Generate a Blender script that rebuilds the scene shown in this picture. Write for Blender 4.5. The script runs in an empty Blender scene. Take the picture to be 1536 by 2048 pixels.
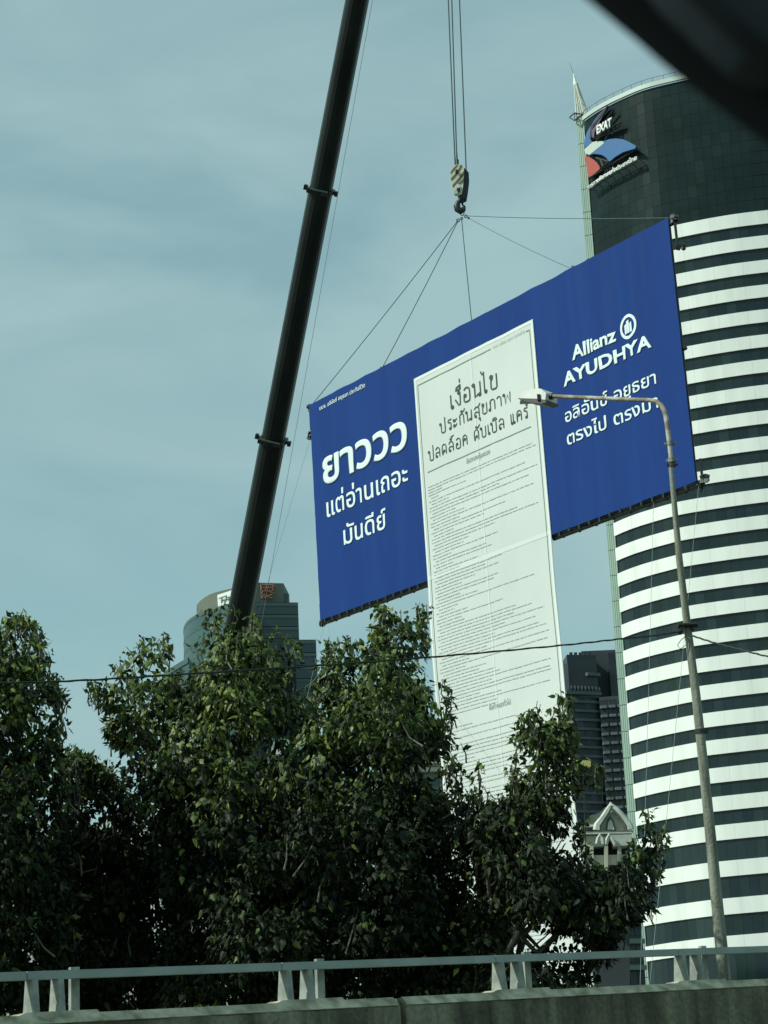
import bpy, math, random
import numpy as np
from mathutils import Vector, Matrix
random.seed(7); RNG = np.random.default_rng(11)
S = bpy.context.scene

# ------------------------------------------------------------------ camera
FPX, DV = 4450.0, 14940.0                 # focal length and zenith vanishing distance, in pixels of the 1536x2048 photo
ROLL, PITCH = math.atan2(668, 14924), math.atan(FPX / DV)
FW = np.array([0, math.cos(PITCH), math.sin(PITCH)])
_U = np.array([0, -math.sin(PITCH), math.cos(PITCH)]); _R = np.array([1.0, 0, 0])
UP = _U * math.cos(ROLL) + _R * math.sin(ROLL); RT = _R * math.cos(ROLL) - _U * math.sin(ROLL)
EYE = np.array([0, 0, 1.5])
cam = bpy.data.cameras.new('camera'); cam_ob = bpy.data.objects.new('camera', cam); S.collection.objects.link(cam_ob)
cam.sensor_fit = 'VERTICAL'; cam.sensor_height = 24; cam.sensor_width = 18; cam.lens = 24 * FPX / 2048
cam.clip_start = 0.02; cam.clip_end = 6000
cam.dof.use_dof = True; cam.dof.focus_distance = 75; cam.dof.aperture_fstop = 18
cam_ob.matrix_world = Matrix((( RT[0], UP[0], -FW[0], EYE[0]), (RT[1], UP[1], -FW[1], EYE[1]), (RT[2], UP[2], -FW[2], EYE[2]), (0, 0, 0, 1)))
S.camera = cam_ob

# ------------------------------------------------------------------ sky, sun, exposure
SUN = Vector((-0.80, -0.27, 0.76)).normalized()
w = bpy.data.worlds.new('World'); S.world = w; w.use_nodes = True
nt = w.node_tree; nt.nodes.clear()
def wn(t, **k):
    n = nt.nodes.new(t)
    for a, b in k.items(): setattr(n, a, b)
    return n
sky = wn('ShaderNodeTexSky', sky_type='NISHITA', sun_disc=False)
sky.sun_elevation = math.asin(SUN.z); sky.sun_rotation = math.atan2(SUN.x, SUN.y)
sky.air_density = 1.0; sky.dust_density = 2.0; sky.ozone_density = 1.0
tint = wn('ShaderNodeMix', data_type='RGBA', blend_type='MULTIPLY'); tint.inputs[0].default_value = 1
tint.inputs[7].default_value = (1.10, 1.54, 1.18, 1)
tc = wn('ShaderNodeTexCoord'); mp = wn('ShaderNodeMapping'); mp.inputs['Scale'].default_value = (1.6, 1.6, 4.2)
mp.inputs['Rotation'].default_value = (0, 0.18, 0.3)
no = wn('ShaderNodeTexNoise'); no.inputs['Scale'].default_value = 3.0; no.inputs['Detail'].default_value = 8; no.inputs['Roughness'].default_value = 0.5
no.inputs['Distortion'].default_value = 0.6
rp = wn('ShaderNodeMapRange'); rp.inputs[1].default_value = 0.36; rp.inputs[2].default_value = 0.64; rp.inputs[3].default_value = 0.48; rp.inputs[4].default_value = 1.0
mx = wn('ShaderNodeMix', data_type='RGBA'); mx.inputs[7].default_value = (3.55, 5.35, 5.55, 1)
bg = wn('ShaderNodeBackground'); bg.inputs[1].default_value = 0.1; wo = wn('ShaderNodeOutputWorld')
L = nt.links.new
L(sky.outputs[0], tint.inputs[6]); L(tc.outputs['Generated'], mp.inputs[0]); L(mp.outputs[0], no.inputs[0]); L(no.outputs[0], rp.inputs[0])
L(rp.outputs[0], mx.inputs[0]); L(tint.outputs[2], mx.inputs[6]); L(mx.outputs[2], bg.inputs[0]); L(bg.outputs[0], wo.inputs[0])
sl = bpy.data.lights.new('sun', 'SUN'); sl.energy = 4.0; sl.angle = math.radians(0.5); sl.color = (0.97, 1.0, 0.90)
so = bpy.data.objects.new('sun', sl); S.collection.objects.link(so); so.rotation_euler = SUN.to_track_quat('Z', 'Y').to_euler(); so.location = (-60, -20, 90)
S.view_settings.view_transform = 'Standard'; S.view_settings.look = 'None'; S.view_settings.exposure = 0; S.view_settings.gamma = 1
S.cycles.use_denoising = True
S.cycles.max_bounces = 6; S.cycles.diffuse_bounces = 3; S.cycles.glossy_bounces = 3; S.cycles.transparent_max_bounces = 4

# ------------------------------------------------------------------ geometry helpers
def ray(x, y): return FW + RT * ((x - 768) / FPX) + UP * ((1024 - y) / FPX)
def at(x, y, Y):                           # world point seen at photo pixel (x, y) on the vertical plane Y
    d = ray(x, y); return EYE + d * (Y / d[1])
def dep(x, y, D): return EYE + ray(x, y) * D
def atz(x, y, Z):
    d = ray(x, y); return EYE + d * ((Z - EYE[2]) / d[2])
def lerp(a, b, t): return a + (b - a) * t

class MB:
    def __init__(s): s.v = []; s.f = []
    def add(s, vs, fs):
        n = len(s.v); s.v += [tuple(float(c) for c in p) for p in vs]; s.f += [tuple(i + n for i in q) for q in fs]; return s
    def hexa(s, p):                        # 8 corners: 4 of one end, 4 of the other
        return s.add(p, [(0, 3, 2, 1), (4, 5, 6, 7), (0, 1, 5, 4), (1, 2, 6, 5), (2, 3, 7, 6), (3, 0, 4, 7)])
    def box(s, c, sz, ax=None):
        c = np.array(c, float); ax = np.eye(3) if ax is None else np.array(ax, float)
        h = [ax[i] * sz[i] / 2 for i in range(3)]
        q = [c + a * h[0] + b * h[1] + d * h[2] for d in (-1, 1) for a, b in ((-1, -1), (1, -1), (1, 1), (-1, 1))]
        return s.hexa(q)
    def prism(s, base, z0, z1):            # base: list of (x, y)
        n = len(base)
        vs = [(x, y, z0) for x, y in base] + [(x, y, z1) for x, y in base]
        return s.add(vs, [tuple(range(n))[::-1], tuple(range(n, 2 * n))] + [(i, (i + 1) % n, n + (i + 1) % n, n + i) for i in range(n)])
    def tube(s, pts, rad, n=8, flat=None, caps=True):
        pts = [np.array(p, float) for p in pts]
        if not hasattr(rad, '__len__'): rad = [rad] * len(pts)
        vs = []; ref = None
        for i, p in enumerate(pts):
            t = pts[min(i + 1, len(pts) - 1)] - pts[max(i - 1, 0)]; t = t / (np.linalg.norm(t) + 1e-12)
            if ref is None:
                ref = np.cross(t, [0, 0, 1.0] if abs(t[2]) < 0.9 else [0, 1.0, 0])
            a = ref - t * (ref @ t); a = a / (np.linalg.norm(a) + 1e-12); ref = a; b = np.cross(t, a)
            for k in range(n):
                an = 2 * math.pi * k / n; vs.append(p + (a * math.cos(an) + b * math.sin(an)) * rad[i])
        m = len(pts)
        fs = [(i * n + k, i * n + (k + 1) % n, (i + 1) * n + (k + 1) % n, (i + 1) * n + k) for i in range(m - 1) for k in range(n)]
        if caps: fs += [tuple(range(n))[::-1], tuple(range((m - 1) * n, m * n))]
        return s.add(vs, fs)
    def strip(s, a, b, th):                # a, b: lists of 3D points (two edges); th: thickness vector per point (front offset)
        n = len(a)
        vs = list(a) + list(b) + [np.array(p) + np.array(t) for p, t in zip(a, th)] + [np.array(p) + np.array(t) for p, t in zip(b, th)]
        fs = []
        for i in range(n - 1):
            fs += [(i, i + 1, n + i + 1, n + i), (2 * n + i, 3 * n + i, 3 * n + i + 1, 2 * n + i + 1),
                   (i, 2 * n + i, 2 * n + i + 1, i + 1), (n + i, n + i + 1, 3 * n + i + 1, 3 * n + i)]
        fs += [(0, n, 3 * n, 2 * n), (n - 1, 3 * n - 1, 4 * n - 1, 2 * n - 1)]
        return s.add(vs, fs)
    def mesh(s, name, mat=None, smooth=False):
        me = bpy.data.meshes.new(name); me.from_pydata(s.v, [], s.f); me.update()
        if mat: me.materials.append(mat)
        if smooth:
            me.polygons.foreach_set('use_smooth', [True] * len(me.polygons))
            try: me.set_sharp_from_angle(angle=math.radians(40))
            except Exception: pass
        return me
    def build(s, name, mat, parent=None, smooth=False, kind=None):
        o = bpy.data.objects.new(name, s.mesh(name, mat, smooth)); S.collection.objects.link(o)
        if parent is not None: o.parent = parent; o.matrix_parent_inverse = Matrix.Translation(-parent_loc(parent))
        if kind: o['kind'] = kind
        return o
def parent_loc(p):
    v = Vector(p.location)
    while p.parent: p = p.parent; v = v   # parts sit at the origin of their thing's space
    return v if 'is_thing' not in p else Vector(p['is_thing'])
def thing(name, label, cat, loc=(0, 0, 0), group=None):
    o = bpy.data.objects.new(name, None); S.collection.objects.link(o); o.empty_display_size = 0.3
    o.location = tuple(float(c) for c in loc); o['label'] = label; o['category'] = cat
    if group: o['group'] = group
    return o
def tag(o, label, cat, group=None):
    o['label'] = label; o['category'] = cat
    if group: o['group'] = group
    return o
def parent_loc(p):                         # world offset of a thing (parts of parts inherit it)
    v = Vector((0, 0, 0)); q = p
    while q is not None and q.parent is not None: q = q.parent
    return Vector(q.location) if q.type == 'EMPTY' and q is p else Vector((0, 0, 0))
def struct(name, mb, mat): o = mb.build(name, mat); o['kind'] = 'structure'; return o

# ------------------------------------------------------------------ materials
def mat(name, col, rough=0.6, metal=0.0, var=0.0, scale=2.0, spec=0.5, bump=0.0, bscale=None, col2=None, stretch=(1, 1, 1), transl=0, detail=5, lo=.35, hi=.65, coord='Object'):
    m = bpy.data.materials.new(name); m.use_nodes = True; t = m.node_tree; b = t.nodes['Principled BSDF']
    b.inputs['Base Color'].default_value = (*col, 1); b.inputs['Roughness'].default_value = rough; b.inputs['Metallic'].default_value = metal
    b.inputs['Specular IOR Level'].default_value = spec
    if var or col2 or bump:
        c = t.nodes.new('ShaderNodeTexCoord'); mpn = t.nodes.new('ShaderNodeMapping'); mpn.inputs['Scale'].default_value = stretch
        n = t.nodes.new('ShaderNodeTexNoise'); n.inputs['Scale'].default_value = scale; n.inputs['Detail'].default_value = detail
        t.links.new(c.outputs[coord], mpn.inputs[0]); t.links.new(mpn.outputs[0], n.inputs[0])
        if var or col2:
            r = t.nodes.new('ShaderNodeMapRange'); r.inputs[1].default_value = lo; r.inputs[2].default_value = hi
            x = t.nodes.new('ShaderNodeMix'); x.data_type = 'RGBA'
            x.inputs[6].default_value = (*[c_ * (1 - var) for c_ in col], 1); x.inputs[7].default_value = (*(col2 or [c_ * (1 + var) for c_ in col]), 1)
            t.links.new(n.outputs[0], r.inputs[0]); t.links.new(r.outputs[0], x.inputs[0]); t.links.new(x.outputs[2], b.inputs['Base Color'])
        if bump:
            bp = t.nodes.new('ShaderNodeBump'); bp.inputs['Strength'].default_value = bump; bp.inputs['Distance'].default_value = 0.05
            n2 = t.nodes.new('ShaderNodeTexNoise'); n2.inputs['Scale'].default_value = bscale or scale * 3; n2.inputs['Detail'].default_value = 6
            t.links.new(c.outputs[coord], n2.inputs[0]); t.links.new(n2.outputs[0], bp.inputs['Height']); t.links.new(bp.outputs[0], b.inputs['Normal'])
    if transl:
        tr = t.nodes.new('ShaderNodeBsdfTranslucent'); ms = t.nodes.new('ShaderNodeMixShader'); ms.inputs[0].default_value = transl
        src = b.inputs['Base Color'].links
        if src: t.links.new(src[0].from_socket, tr.inputs[0])
        else: tr.inputs[0].default_value = (*col, 1)
        out = t.nodes['Material Output']; t.links.new(b.outputs[0], ms.inputs[1]); t.links.new(tr.outputs[0], ms.inputs[2]); t.links.new(ms.outputs[0], out.inputs[0])
    return m
M = {}
M['ground'] = mat('ground', (.09, .10, .07), .95, var=.3, scale=.4)
M['asphalt'] = mat('asphalt', (.05, .05, .052), .9, var=.2, scale=3)
M['concrete'] = mat('stained_concrete', (.036, .044, .028), .92, scale=2.2, col2=(.155, .17, .115), bump=.7, bscale=9, stretch=(1, 1, .3), lo=.36, hi=.72, detail=9)
def concrete_nodes(m):
    t = m.node_tree; b = t.nodes['Principled BSDF']; c = t.nodes.new('ShaderNodeTexCoord')
    def nz(sc, det, st, dist=0):
        mpn = t.nodes.new('ShaderNodeMapping'); mpn.inputs['Scale'].default_value = st; n = t.nodes.new('ShaderNodeTexNoise'); n.inputs['Scale'].default_value = sc; n.inputs['Detail'].default_value = det
        n.inputs['Distortion'].default_value = dist; t.links.new(c.outputs['Object'], mpn.inputs[0]); t.links.new(mpn.outputs[0], n.inputs[0]); return n.outputs[0]
    def rng(x, a, b_, lo, hi):
        r = t.nodes.new('ShaderNodeMapRange'); r.inputs[1].default_value = a; r.inputs[2].default_value = b_; r.inputs[3].default_value = lo; r.inputs[4].default_value = hi; t.links.new(x, r.inputs[0]); return r.outputs[0]
    def mul(a, b_):
        q = t.nodes.new('ShaderNodeMath'); q.operation = 'MULTIPLY'; t.links.new(a, q.inputs[0]); t.links.new(b_, q.inputs[1]); return q.outputs[0]
    f = mul(mul(rng(nz(1.1, 4, (1, 1, 1)), .35, .65, .6, 1.35), rng(nz(2.6, 6, (1.6, 1.6, .12), .4), .35, .65, .5, 1.4)), rng(nz(22, 6, (1, 1, 1)), .3, .7, .75, 1.25))
    v = t.nodes.new('ShaderNodeVectorMath'); v.operation = 'SCALE'; v.inputs[0].default_value = (.122, .120, .082); t.links.new(f, v.inputs['Scale']); t.links.new(v.outputs[0], b.inputs['Base Color'])
concrete_nodes(M['concrete'])
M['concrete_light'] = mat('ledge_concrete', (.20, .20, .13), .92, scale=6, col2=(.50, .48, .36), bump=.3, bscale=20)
M['rail'] = mat('railing_paint', (.22, .275, .26), .5, scale=4, col2=(.33, .39, .37), bump=.08, bscale=20, lo=.3, hi=.8)
M['post'] = mat('post_paint', (.19, .215, .19), .75, scale=7, col2=(.30, .33, .30), lo=.4, hi=.6, bump=.08, bscale=30)
M['galv'] = mat('weathered_pole', (.12, .13, .095), .75, scale=3, col2=(.25, .275, .225), stretch=(4, 4, .5), bump=.3, bscale=25)
M['rust'] = mat('rusty_arm', (.20, .165, .115), .75, scale=5, col2=(.42, .42, .37), stretch=(1, 1, 1), bump=.2, bscale=30, lo=.42, hi=.6)
M['lampwhite'] = mat('lamp_housing', (.62, .64, .60), .5, var=.08, scale=6)
M['lampdark'] = mat('lamp_underside', (.012, .013, .014), .5)
M['black'] = mat('black_iron', (.012, .014, .014), .5, var=.3, scale=8)
M['cable'] = mat('cable_rubber', (.010, .018, .016), .7, bump=.3, bscale=30)
M['rope'] = mat('steel_rope', (.05, .085, .09), .6)
M['ropelight'] = mat('pale_tag_rope', (.22, .27, .27), .8)
M['boom'] = mat('boom_paint', (.003, .006, .006), .45, scale=.9, col2=(.009, .015, .014), spec=.28, stretch=(1, 1, .2), bump=.05, bscale=4)
M['boomtrim'] = mat('boom_trim', (.12, .16, .15), .5, var=.2, scale=5)
M['cream'] = mat('hook_block_cream', (.66, .64, .50), .55, var=.12, scale=8)
M['olive'] = mat('hook_block_stripe', (.12, .12, .06), .55, var=.15, scale=8)
M['chrome'] = mat('bright_steel', (.8, .8, .8), .25, metal=.6)
M['blue'] = mat('banner_vinyl_blue', (.0075, .036, .175), .65, scale=.5, col2=(.0095, .043, .195), stretch=(3, 3, .3), spec=.12)
M['white'] = mat('banner_vinyl_white', (.54, .585, .565), .6, scale=.35, col2=(.58, .625, .605), spec=.15)
M['whiteedge'] = mat('banner_hem_white', (.67, .725, .70), .6, spec=.15)
M['print'] = mat('banner_print_white', (.67, .78, .78), .6, spec=.3)
M['crease'] = mat('banner_crease', (.61, .655, .635), .6, spec=.15)
M['ink'] = mat('poster_ink', (.035, .065, .05), .7)
M['inkgrey'] = mat('poster_fine_print', (.42, .465, .45), .7)
M['inksub'] = mat('poster_subheading_ink', (.19, .28, .23), .7)
M['band'] = mat('tower_white_panels', (.66, .70, .655), .55, scale=.5, col2=(.78, .82, .775), stretch=(1, 1, .12), detail=7, lo=.25, hi=.6)
glass = []
for i, c in enumerate([(.014, .028, .030), (.010, .021, .026), (.019, .037, .038), (.012, .026, .024)]):
    glass.append(mat('tower_glass_%s' % 'abcd'[i], c, .12, var=.12, scale=.3, spec=.36, bump=.05, bscale=.5))
M['cap'] = mat('crown_cladding', (.013, .025, .025), .25, var=.15, scale=.25, spec=.10)
M['cap2'] = mat('crown_cladding_pale', (.0155, .030, .029), .25, var=.15, scale=.25, spec=.11)
M['dark'] = mat('dark_recess', (.010, .016, .016), .7)
M['recess'] = mat('tower_core', (.018, .028, .028), .5)
M['fin'] = mat('green_fin_paint', (.27, .40, .33), .6, scale=.4, col2=(.33, .46, .39), stretch=(1, 1, .3))
M['fingroove'] = mat('green_fin_joint', (.16, .26, .21), .7)
M['spire'] = mat('spire_white', (.55, .60, .53), .6)
M['logoblue'] = mat('sign_blue', (.035, .125, .30), .45); M['logored'] = mat('sign_red', (.36, .06, .04), .5)
M['logocream'] = mat('sign_cream', (.45, .53, .47), .5); M['logodark'] = mat('sign_dark', (.014, .010, .018), .5); M['logopurple'] = mat('sign_purple', (.09, .07, .10), .5)
M['signwhite'] = mat('sign_white', (.82, .84, .82), .5)
M['tealglass'] = mat('office_glass', (.022, .055, .060), .25, var=.2, scale=.08, spec=.5)
M['tealwall'] = mat('office_spandrel', (.050, .098, .088), .6, var=.12, scale=.1)
M['tealcyl'] = mat('office_round_glass', (.040, .095, .095), .35, var=.2, scale=.06, spec=.5)
M['olivewall'] = mat('office_crown', (.105, .125, .098), .7, var=.1, scale=.15)
M['condo'] = mat('condo_wall', (.036, .048, .056), .8, var=.2, scale=.1)
M['condoslab'] = mat('condo_slab', (.082, .104, .116), .8, var=.2, scale=.2)
M['condodark'] = mat('condo_window', (.018, .026, .032), .4, var=.4, scale=.2)
M['stucco'] = mat('cream_stucco', (.40, .41, .32), .8, scale=1.2, col2=(.50, .50, .40), bump=.1)
M['gable'] = mat('gable_white', (.40, .43, .37), .7, scale=2, col2=(.52, .55, .48))
M['rooftile'] = mat('roof_tile', (.085, .11, .095), .8, var=.25, scale=2)
M['whitewall'] = mat('white_wall', (.62, .66, .60), .8, var=.08, scale=1)
M['yellow'] = mat('yellow_board', (.42, .40, .14), .7)
M['bark'] = mat('bark', (.075, .072, .055), .9, scale=6, col2=(.15, .145, .115), bump=.4, bscale=20, stretch=(1, 1, .3))
LEAF = [mat('leaf_shaded', (.0075, .013, .0055), .55, transl=.08, scale=1.3, col2=(.014, .024, .009), spec=.15),  # colour lowered to stand for leaves in shade
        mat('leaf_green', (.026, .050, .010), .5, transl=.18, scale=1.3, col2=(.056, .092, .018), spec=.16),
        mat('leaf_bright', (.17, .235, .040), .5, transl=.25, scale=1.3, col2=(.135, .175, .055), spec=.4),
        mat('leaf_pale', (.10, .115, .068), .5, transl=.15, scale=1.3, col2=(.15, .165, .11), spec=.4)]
M['seal'] = mat('car_seal_rubber', (.0032, .0035, .0034), .8, spec=.2)
M['liner'] = mat('car_lining', (.060, .072, .080), .95, spec=.1, var=.1, scale=30)

# ------------------------------------------------------------------ setting
g = MB(); g.add([(-2500, -600, 0), (2500, -600, 0), (2500, 4500, 0), (-2500, 4500, 0)], [(0, 1, 2, 3)]); struct('ground', g, M['ground'])
g = MB(); g.add([(-60, -9, .004), (60, -9, .004), (60, 11, .004), (-60, 11, .004)], [(0, 1, 2, 3)]); struct('road', g, M['asphalt'])

# ------------------------------------------------------------------ striped cylindrical tower
CT = [(32.1, 298.55), (33.3, 296.5), (35.0, 294.2), (37.3, 291.8), (40.1, 289.4), (43.8, 287.6), (48.0, 286.0), (52.0, 284.9), (57.5, 284.1), (64, 284.2), (71, 286.2), (77, 290.5), (81.5, 297)]
def spline(P, n=40):
    P = [np.array(p) for p in P]; out = []
    for i in range(len(P) - 1):
        p0 = P[max(i - 1, 0)]; p1 = P[i]; p2 = P[i + 1]; p3 = P[min(i + 2, len(P) - 1)]
        for k in range(n):
            t = k / n; out.append(.5 * ((2 * p1) + (p2 - p0) * t + (2 * p0 - 5 * p1 + 4 * p2 - p3) * t * t + (3 * p1 - p0 - 3 * p2 + p3) * t ** 3))
    out.append(P[-1]); return np.array(out)
_c = spline(CT); _s = np.concatenate([[0], np.cumsum(np.linalg.norm(np.diff(_c, axis=0), axis=1))]); SLEN = _s[-1]
def fac(s, off=0.0, z=0.0):
    x = np.interp(s, _s, _c[:, 0]); y = np.interp(s, _s, _c[:, 1])
    e = .4; dx = np.interp(s + e, _s, _c[:, 0]) - np.interp(s - e, _s, _c[:, 0]); dy = np.interp(s + e, _s, _c[:, 1]) - np.interp(s - e, _s, _c[:, 1])
    l = math.hypot(dx, dy); n = np.array([dy / l, -dx / l])
    return np.array([x + n[0] * off, y + n[1] * off, z])
def fac_hit(px, py, off):                  # where the sight line meets the facade (offset outwards)
    d = ray(px, py); lo, hi = -3.0, 60.0
    for _ in range(40):
        m = (lo + hi) / 2; p = fac(max(m, 0), off) if m >= 0 else fac(0, off) + np.append((_c[0] - _c[1]) / np.linalg.norm(_c[0] - _c[1]) * -m, 0)
        if (p[0] - EYE[0]) * d[1] < (p[1] - EYE[1]) * d[0]: lo = m
        else: hi = m
    k = (p[1] - EYE[1]) / d[1]; return EYE + d * k
tower = thing('office_tower', 'tall curved office tower striped with white bands and dark glass under a dark crown', 'building', (50, 300, 0))
zt = [127.25, 123.55, 119.92, 116.3, 112.69, 109.06, 105.48, 101.83, 98.18, 94.53, 90.91, 87.22, 83.59, 79.93, 76.31, 72.63, 68.95, 65.29, 61.6, 57.9, 54.22, 50.53, 46.78, 43.07, 38.41, 33.65, 28.91, 24.3, 19.6, 14.9, 10.2, 5.5]
zb = [125.29, 121.71, 118.08, 114.48, 110.84, 107.25, 103.61, 99.98, 96.33, 92.69, 89.03, 85.38, 81.77, 78.1, 74.42, 70.79, 67.07, 63.41, 59.69, 56., 52.3, 48.58, 44.88, 41.11, 36.41, 31.6, 27.0, 22.4, 17.7, 13.0, 8.3, 3.6]
core = [tuple(fac(s, -.35)[:2]) for s in np.linspace(0.2, SLEN, 40)] + [(82, 320), (60, 332), (37, 326), (34.0, 312)]
MB().prism(core, 0, 149.2).build('core_wall', M['recess'], tower)
SS = np.linspace(0, SLEN, 90)
for a, b in zip(zt, zb):
    if b < 26: continue
    for q0, q1 in [(4.0 * k + .008, 4.0 * k + 3.992) for k in range(9)] + [(36.015, SLEN)]:
        if q0 > 30 and b < 27 and q0 < 36: pass
        s2 = np.linspace(q0, q1, 9 if q1 < 40 else 50); jit = random.uniform(-.004, .004); m = MB()
        m.strip([fac(s, .05, b) for s in s2], [fac(s, .05, a) for s in s2], [(fac(s, .25 + jit) - fac(s, .05)) * [1, 1, 0] for s in s2]); m.build('spandrel_panel', M['band'], tower, smooth=True)
PW = 1.32; edges = [0.12 + PW * i for i in range(19)]
floors = [(zb[i], zt[i + 1]) for i in range(26)] + [(27.0, 22.2), (22.1, 17.0), (16.9, 12.0)]
fl = sorted(floors, key=lambda q: q[0])
single = 0; rest = [MB() for _ in glass]
def pane_mb(m, s0, s1, z0, z1, off=.0, tilt=0.0):
    A = [fac(s0 + .012, off, z0), fac(s1 - .012, off + tilt, z0)]; B = [fac(s0 + .012, off, z1), fac(s1 - .012, off + tilt, z1)]
    th = [(fac(s, off - .06) - fac(s, off)) for s in (s0, s1)]
    return m.strip(A, B, th)
for zb_, zt_ in fl:
    if zb_ < 12: continue
    for i in range(len(edges) - 1):
        mi = random.choices([0, 1, 2, 3], [5, 3, 1.2, 2])[0]; tl = random.uniform(-.012, .012)
        if single < 300 and zb_ > 20:
            pane_mb(MB(), edges[i], edges[i + 1], zt_ + .02, zb_ - .02, 0, tl).build('window_pane', glass[mi], tower); single += 1
        else: pane_mb(rest[mi], edges[i], edges[i + 1], zt_ + .02, zb_ - .02, 0, tl)
    s = edges[-1]
    while s < SLEN - PW: pane_mb(rest[random.choice([0, 1, 3])], s, s + PW, zt_ + .02, zb_ - .02, 0, 0); s += PW
for m_, g_ in zip(rest, glass): m_.build('upper_window_panes', g_, tower, kind='stuff')
# crown cladding
rows = np.linspace(127.3, 149.1, 13); cells = 0; crest = MB(); n_side = 20
for r in range(12):
    for i in range(n_side):
        s0 = .12 + PW * i
        if cells < 240: pane_mb(MB(), s0, s0 + PW, rows[r] + .015, rows[r + 1] - .015, 0, random.uniform(-.01, .01)).build('cladding_panel', M['cap2'] if (3 < i < 18 and random.random() < .16) else M['cap'], tower); cells += 1
    s = .12 + PW * n_side
    while s < SLEN - PW: pane_mb(crest, s, s + PW, rows[r] + .03, rows[r + 1] - .03); s += PW
crest.build('side_cladding', M['cap'], tower, kind='stuff')
m = MB(); m.strip([fac(s, .02, 149.2) for s in SS], [fac(s, .02, 149.85) for s in SS], [(fac(s, .35) - fac(s, .02)) for s in SS]); m.build('roof_coping', M['logocream'], tower, smooth=True)
m = MB(); m.tube([fac(s, .3, 150.5) for s in SS], .028, 5)
for s in np.linspace(0.3, SLEN - 1, 36): m.tube([fac(s, .3, 149.8), fac(s, .3, 150.5)], .028, 4)
m.build('roof_railing', M['black'], tower)
# green fin at the left edge
f0 = np.array([31.05, 299.15]); f1 = np.array([32.08, 298.72]); fd = (f1 - f0) / np.linalg.norm(f1 - f0); fn = np.array([fd[1], -fd[0]]); FL = np.linalg.norm(f1 - f0)
MB().prism([tuple(f0 - fn * .1), tuple(f1 - fn * .1), (34.0, 312), (32.6, 312.4)], 0, 150.2).build('fin_wall', M['fingroove'], tower)
z = 3.0
while z < 150:
    z2 = min(z + 3.66, 150.3); m = MB()
    for k in range(4):
        a = f0 + fd * (FL * k / 4 + .02); b = f0 + fd * (FL * (k + 1) / 4 - .035)
        m.prism([tuple(a), tuple(b), tuple(b - fn * .1), tuple(a - fn * .1)][::-1], z + .07, z2 - .03)
    m.prism([tuple(f0 - fd * .02 + fn * -.02), tuple(f0 - fd * .02 - fn * 6), tuple(f0 - fd * .12 - fn * 6), tuple(f0 - fd * .12 + fn * -.02)], z + .07, z2 - .03)
    m.build('fin_panel', M['fin'], tower); z = z2
# spire on the fin
sp = MB(); tip = at(1147, 147, 299.5)
base = [atz(1151, 232, 150.2), atz(1166, 236, 150.2), atz(1178, 226, 150.2), atz(1163, 222, 150.2)]
bc = at(1165, 228, 299.5)
ring = [np.array([bc[0] - .95, 299.0, 150.4]), np.array([bc[0] + .0, 298.1, 150.4]), np.array([bc[0] + .95, 299.6, 150.4]), np.array([bc[0] + 0, 301.0, 150.4])]
spire = MB()
for q in ring: spire.tube([q, lerp(q, tip, .96)], [.14, .07], 5)
spire.build('spire_leg', M['spire'], tower)
sp2 = MB()
for i in range(4):
    for t in (.33, .66): q = lerp(ring[i], ring[(i + 1) % 4], t); sp2.tube([q, lerp(q, tip, .93)], [.085, .05], 4)
for t in (.25, .5, .72): 
    for i in range(4): sp2.tube([lerp(ring[i], tip, t), lerp(ring[(i + 1) % 4], tip, t)], .045, 4)
sp2.build('spire_rib', M['gable'], tower)
MB().tube([lerp(bc, tip, .72), lerp(bc, tip, 1.0)], [.42, .05], 6).build('spire_cap', M['signwhite'], tower)
MB().tube([tip, tip + np.array([-.5, 0, 1.9])], [.035, .02], 4).build('lightning_rod', M['rope'], tower)
m = MB(); q = [at(1139, 235, 298.9), at(1149, 226, 298.9), at(1165, 229, 298.5), at(1149, 241, 298.5)]
for i in range(4): m.tube([q[i], q[(i + 1) % 4]], .10, 5)
m.tube([q[1], q[3]], .07, 4); m.build('spire_bracket', M['black'], tower)
# emblem sign fixed in front of the crown
_pa, _pb = fac(0, 1.0), fac(9.5, 1.2)
def pl_hit(px, py, off):
    e = (_pb - _pa)[:2]; n2 = np.array([e[1], -e[0]]); n2 /= np.linalg.norm(n2); d = ray(px, py); k = ((_pa[:2] + n2 * (off - 1.4) - EYE[:2]) @ n2) / (d[:2] @ n2); return EYE + d * k
def plate(pts, off, th, mt, name, par, zoom=None, org=None):
    P = [(org[0] + a / zoom, org[1] + b / zoom) if zoom else (a, b) for a, b in pts]
    F = [pl_hit(x, y, off) for x, y in P]; Bk = [pl_hit(x, y, off) + np.array([.35, .8, 0]) / .87 * th for x, y in P]
    n = len(P); m = MB(); m.add(F + Bk, [tuple(range(n)), tuple(range(n, 2 * n))[::-1]] + [(i, n + i, n + (i + 1) % n, (i + 1) % n) for i in range(n)])
    o = m.build(name, mt, par); return o
emblem = thing('rooftop_emblem_sign', 'blue, cream and red swirl emblem with white lettering near the crown of the striped tower', 'sign', fac_hit(1220, 310, 1.4))
ZO = dict(zoom=9.035, org=(1130, 180))
plate([(345, 1075), (490, 942), (560, 925), (690, 925), (702, 960), (600, 1045), (440, 1172), (370, 1145)], 1.45, .5, M['logocream'], 'cream_panel', emblem, **ZO)
plate([(706, 958), (694, 926), (800, 888), (920, 875), (1050, 890), (1180, 950), (1285, 1010), (1265, 1055), (1050, 1120), (900, 1210), (800, 1300), (745, 1225), (690, 1185), (640, 1165), (520, 1150), (448, 1172), (606, 1047)], 1.45, .5, M['logoblue'], 'blue_panel', emblem, **ZO)
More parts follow.
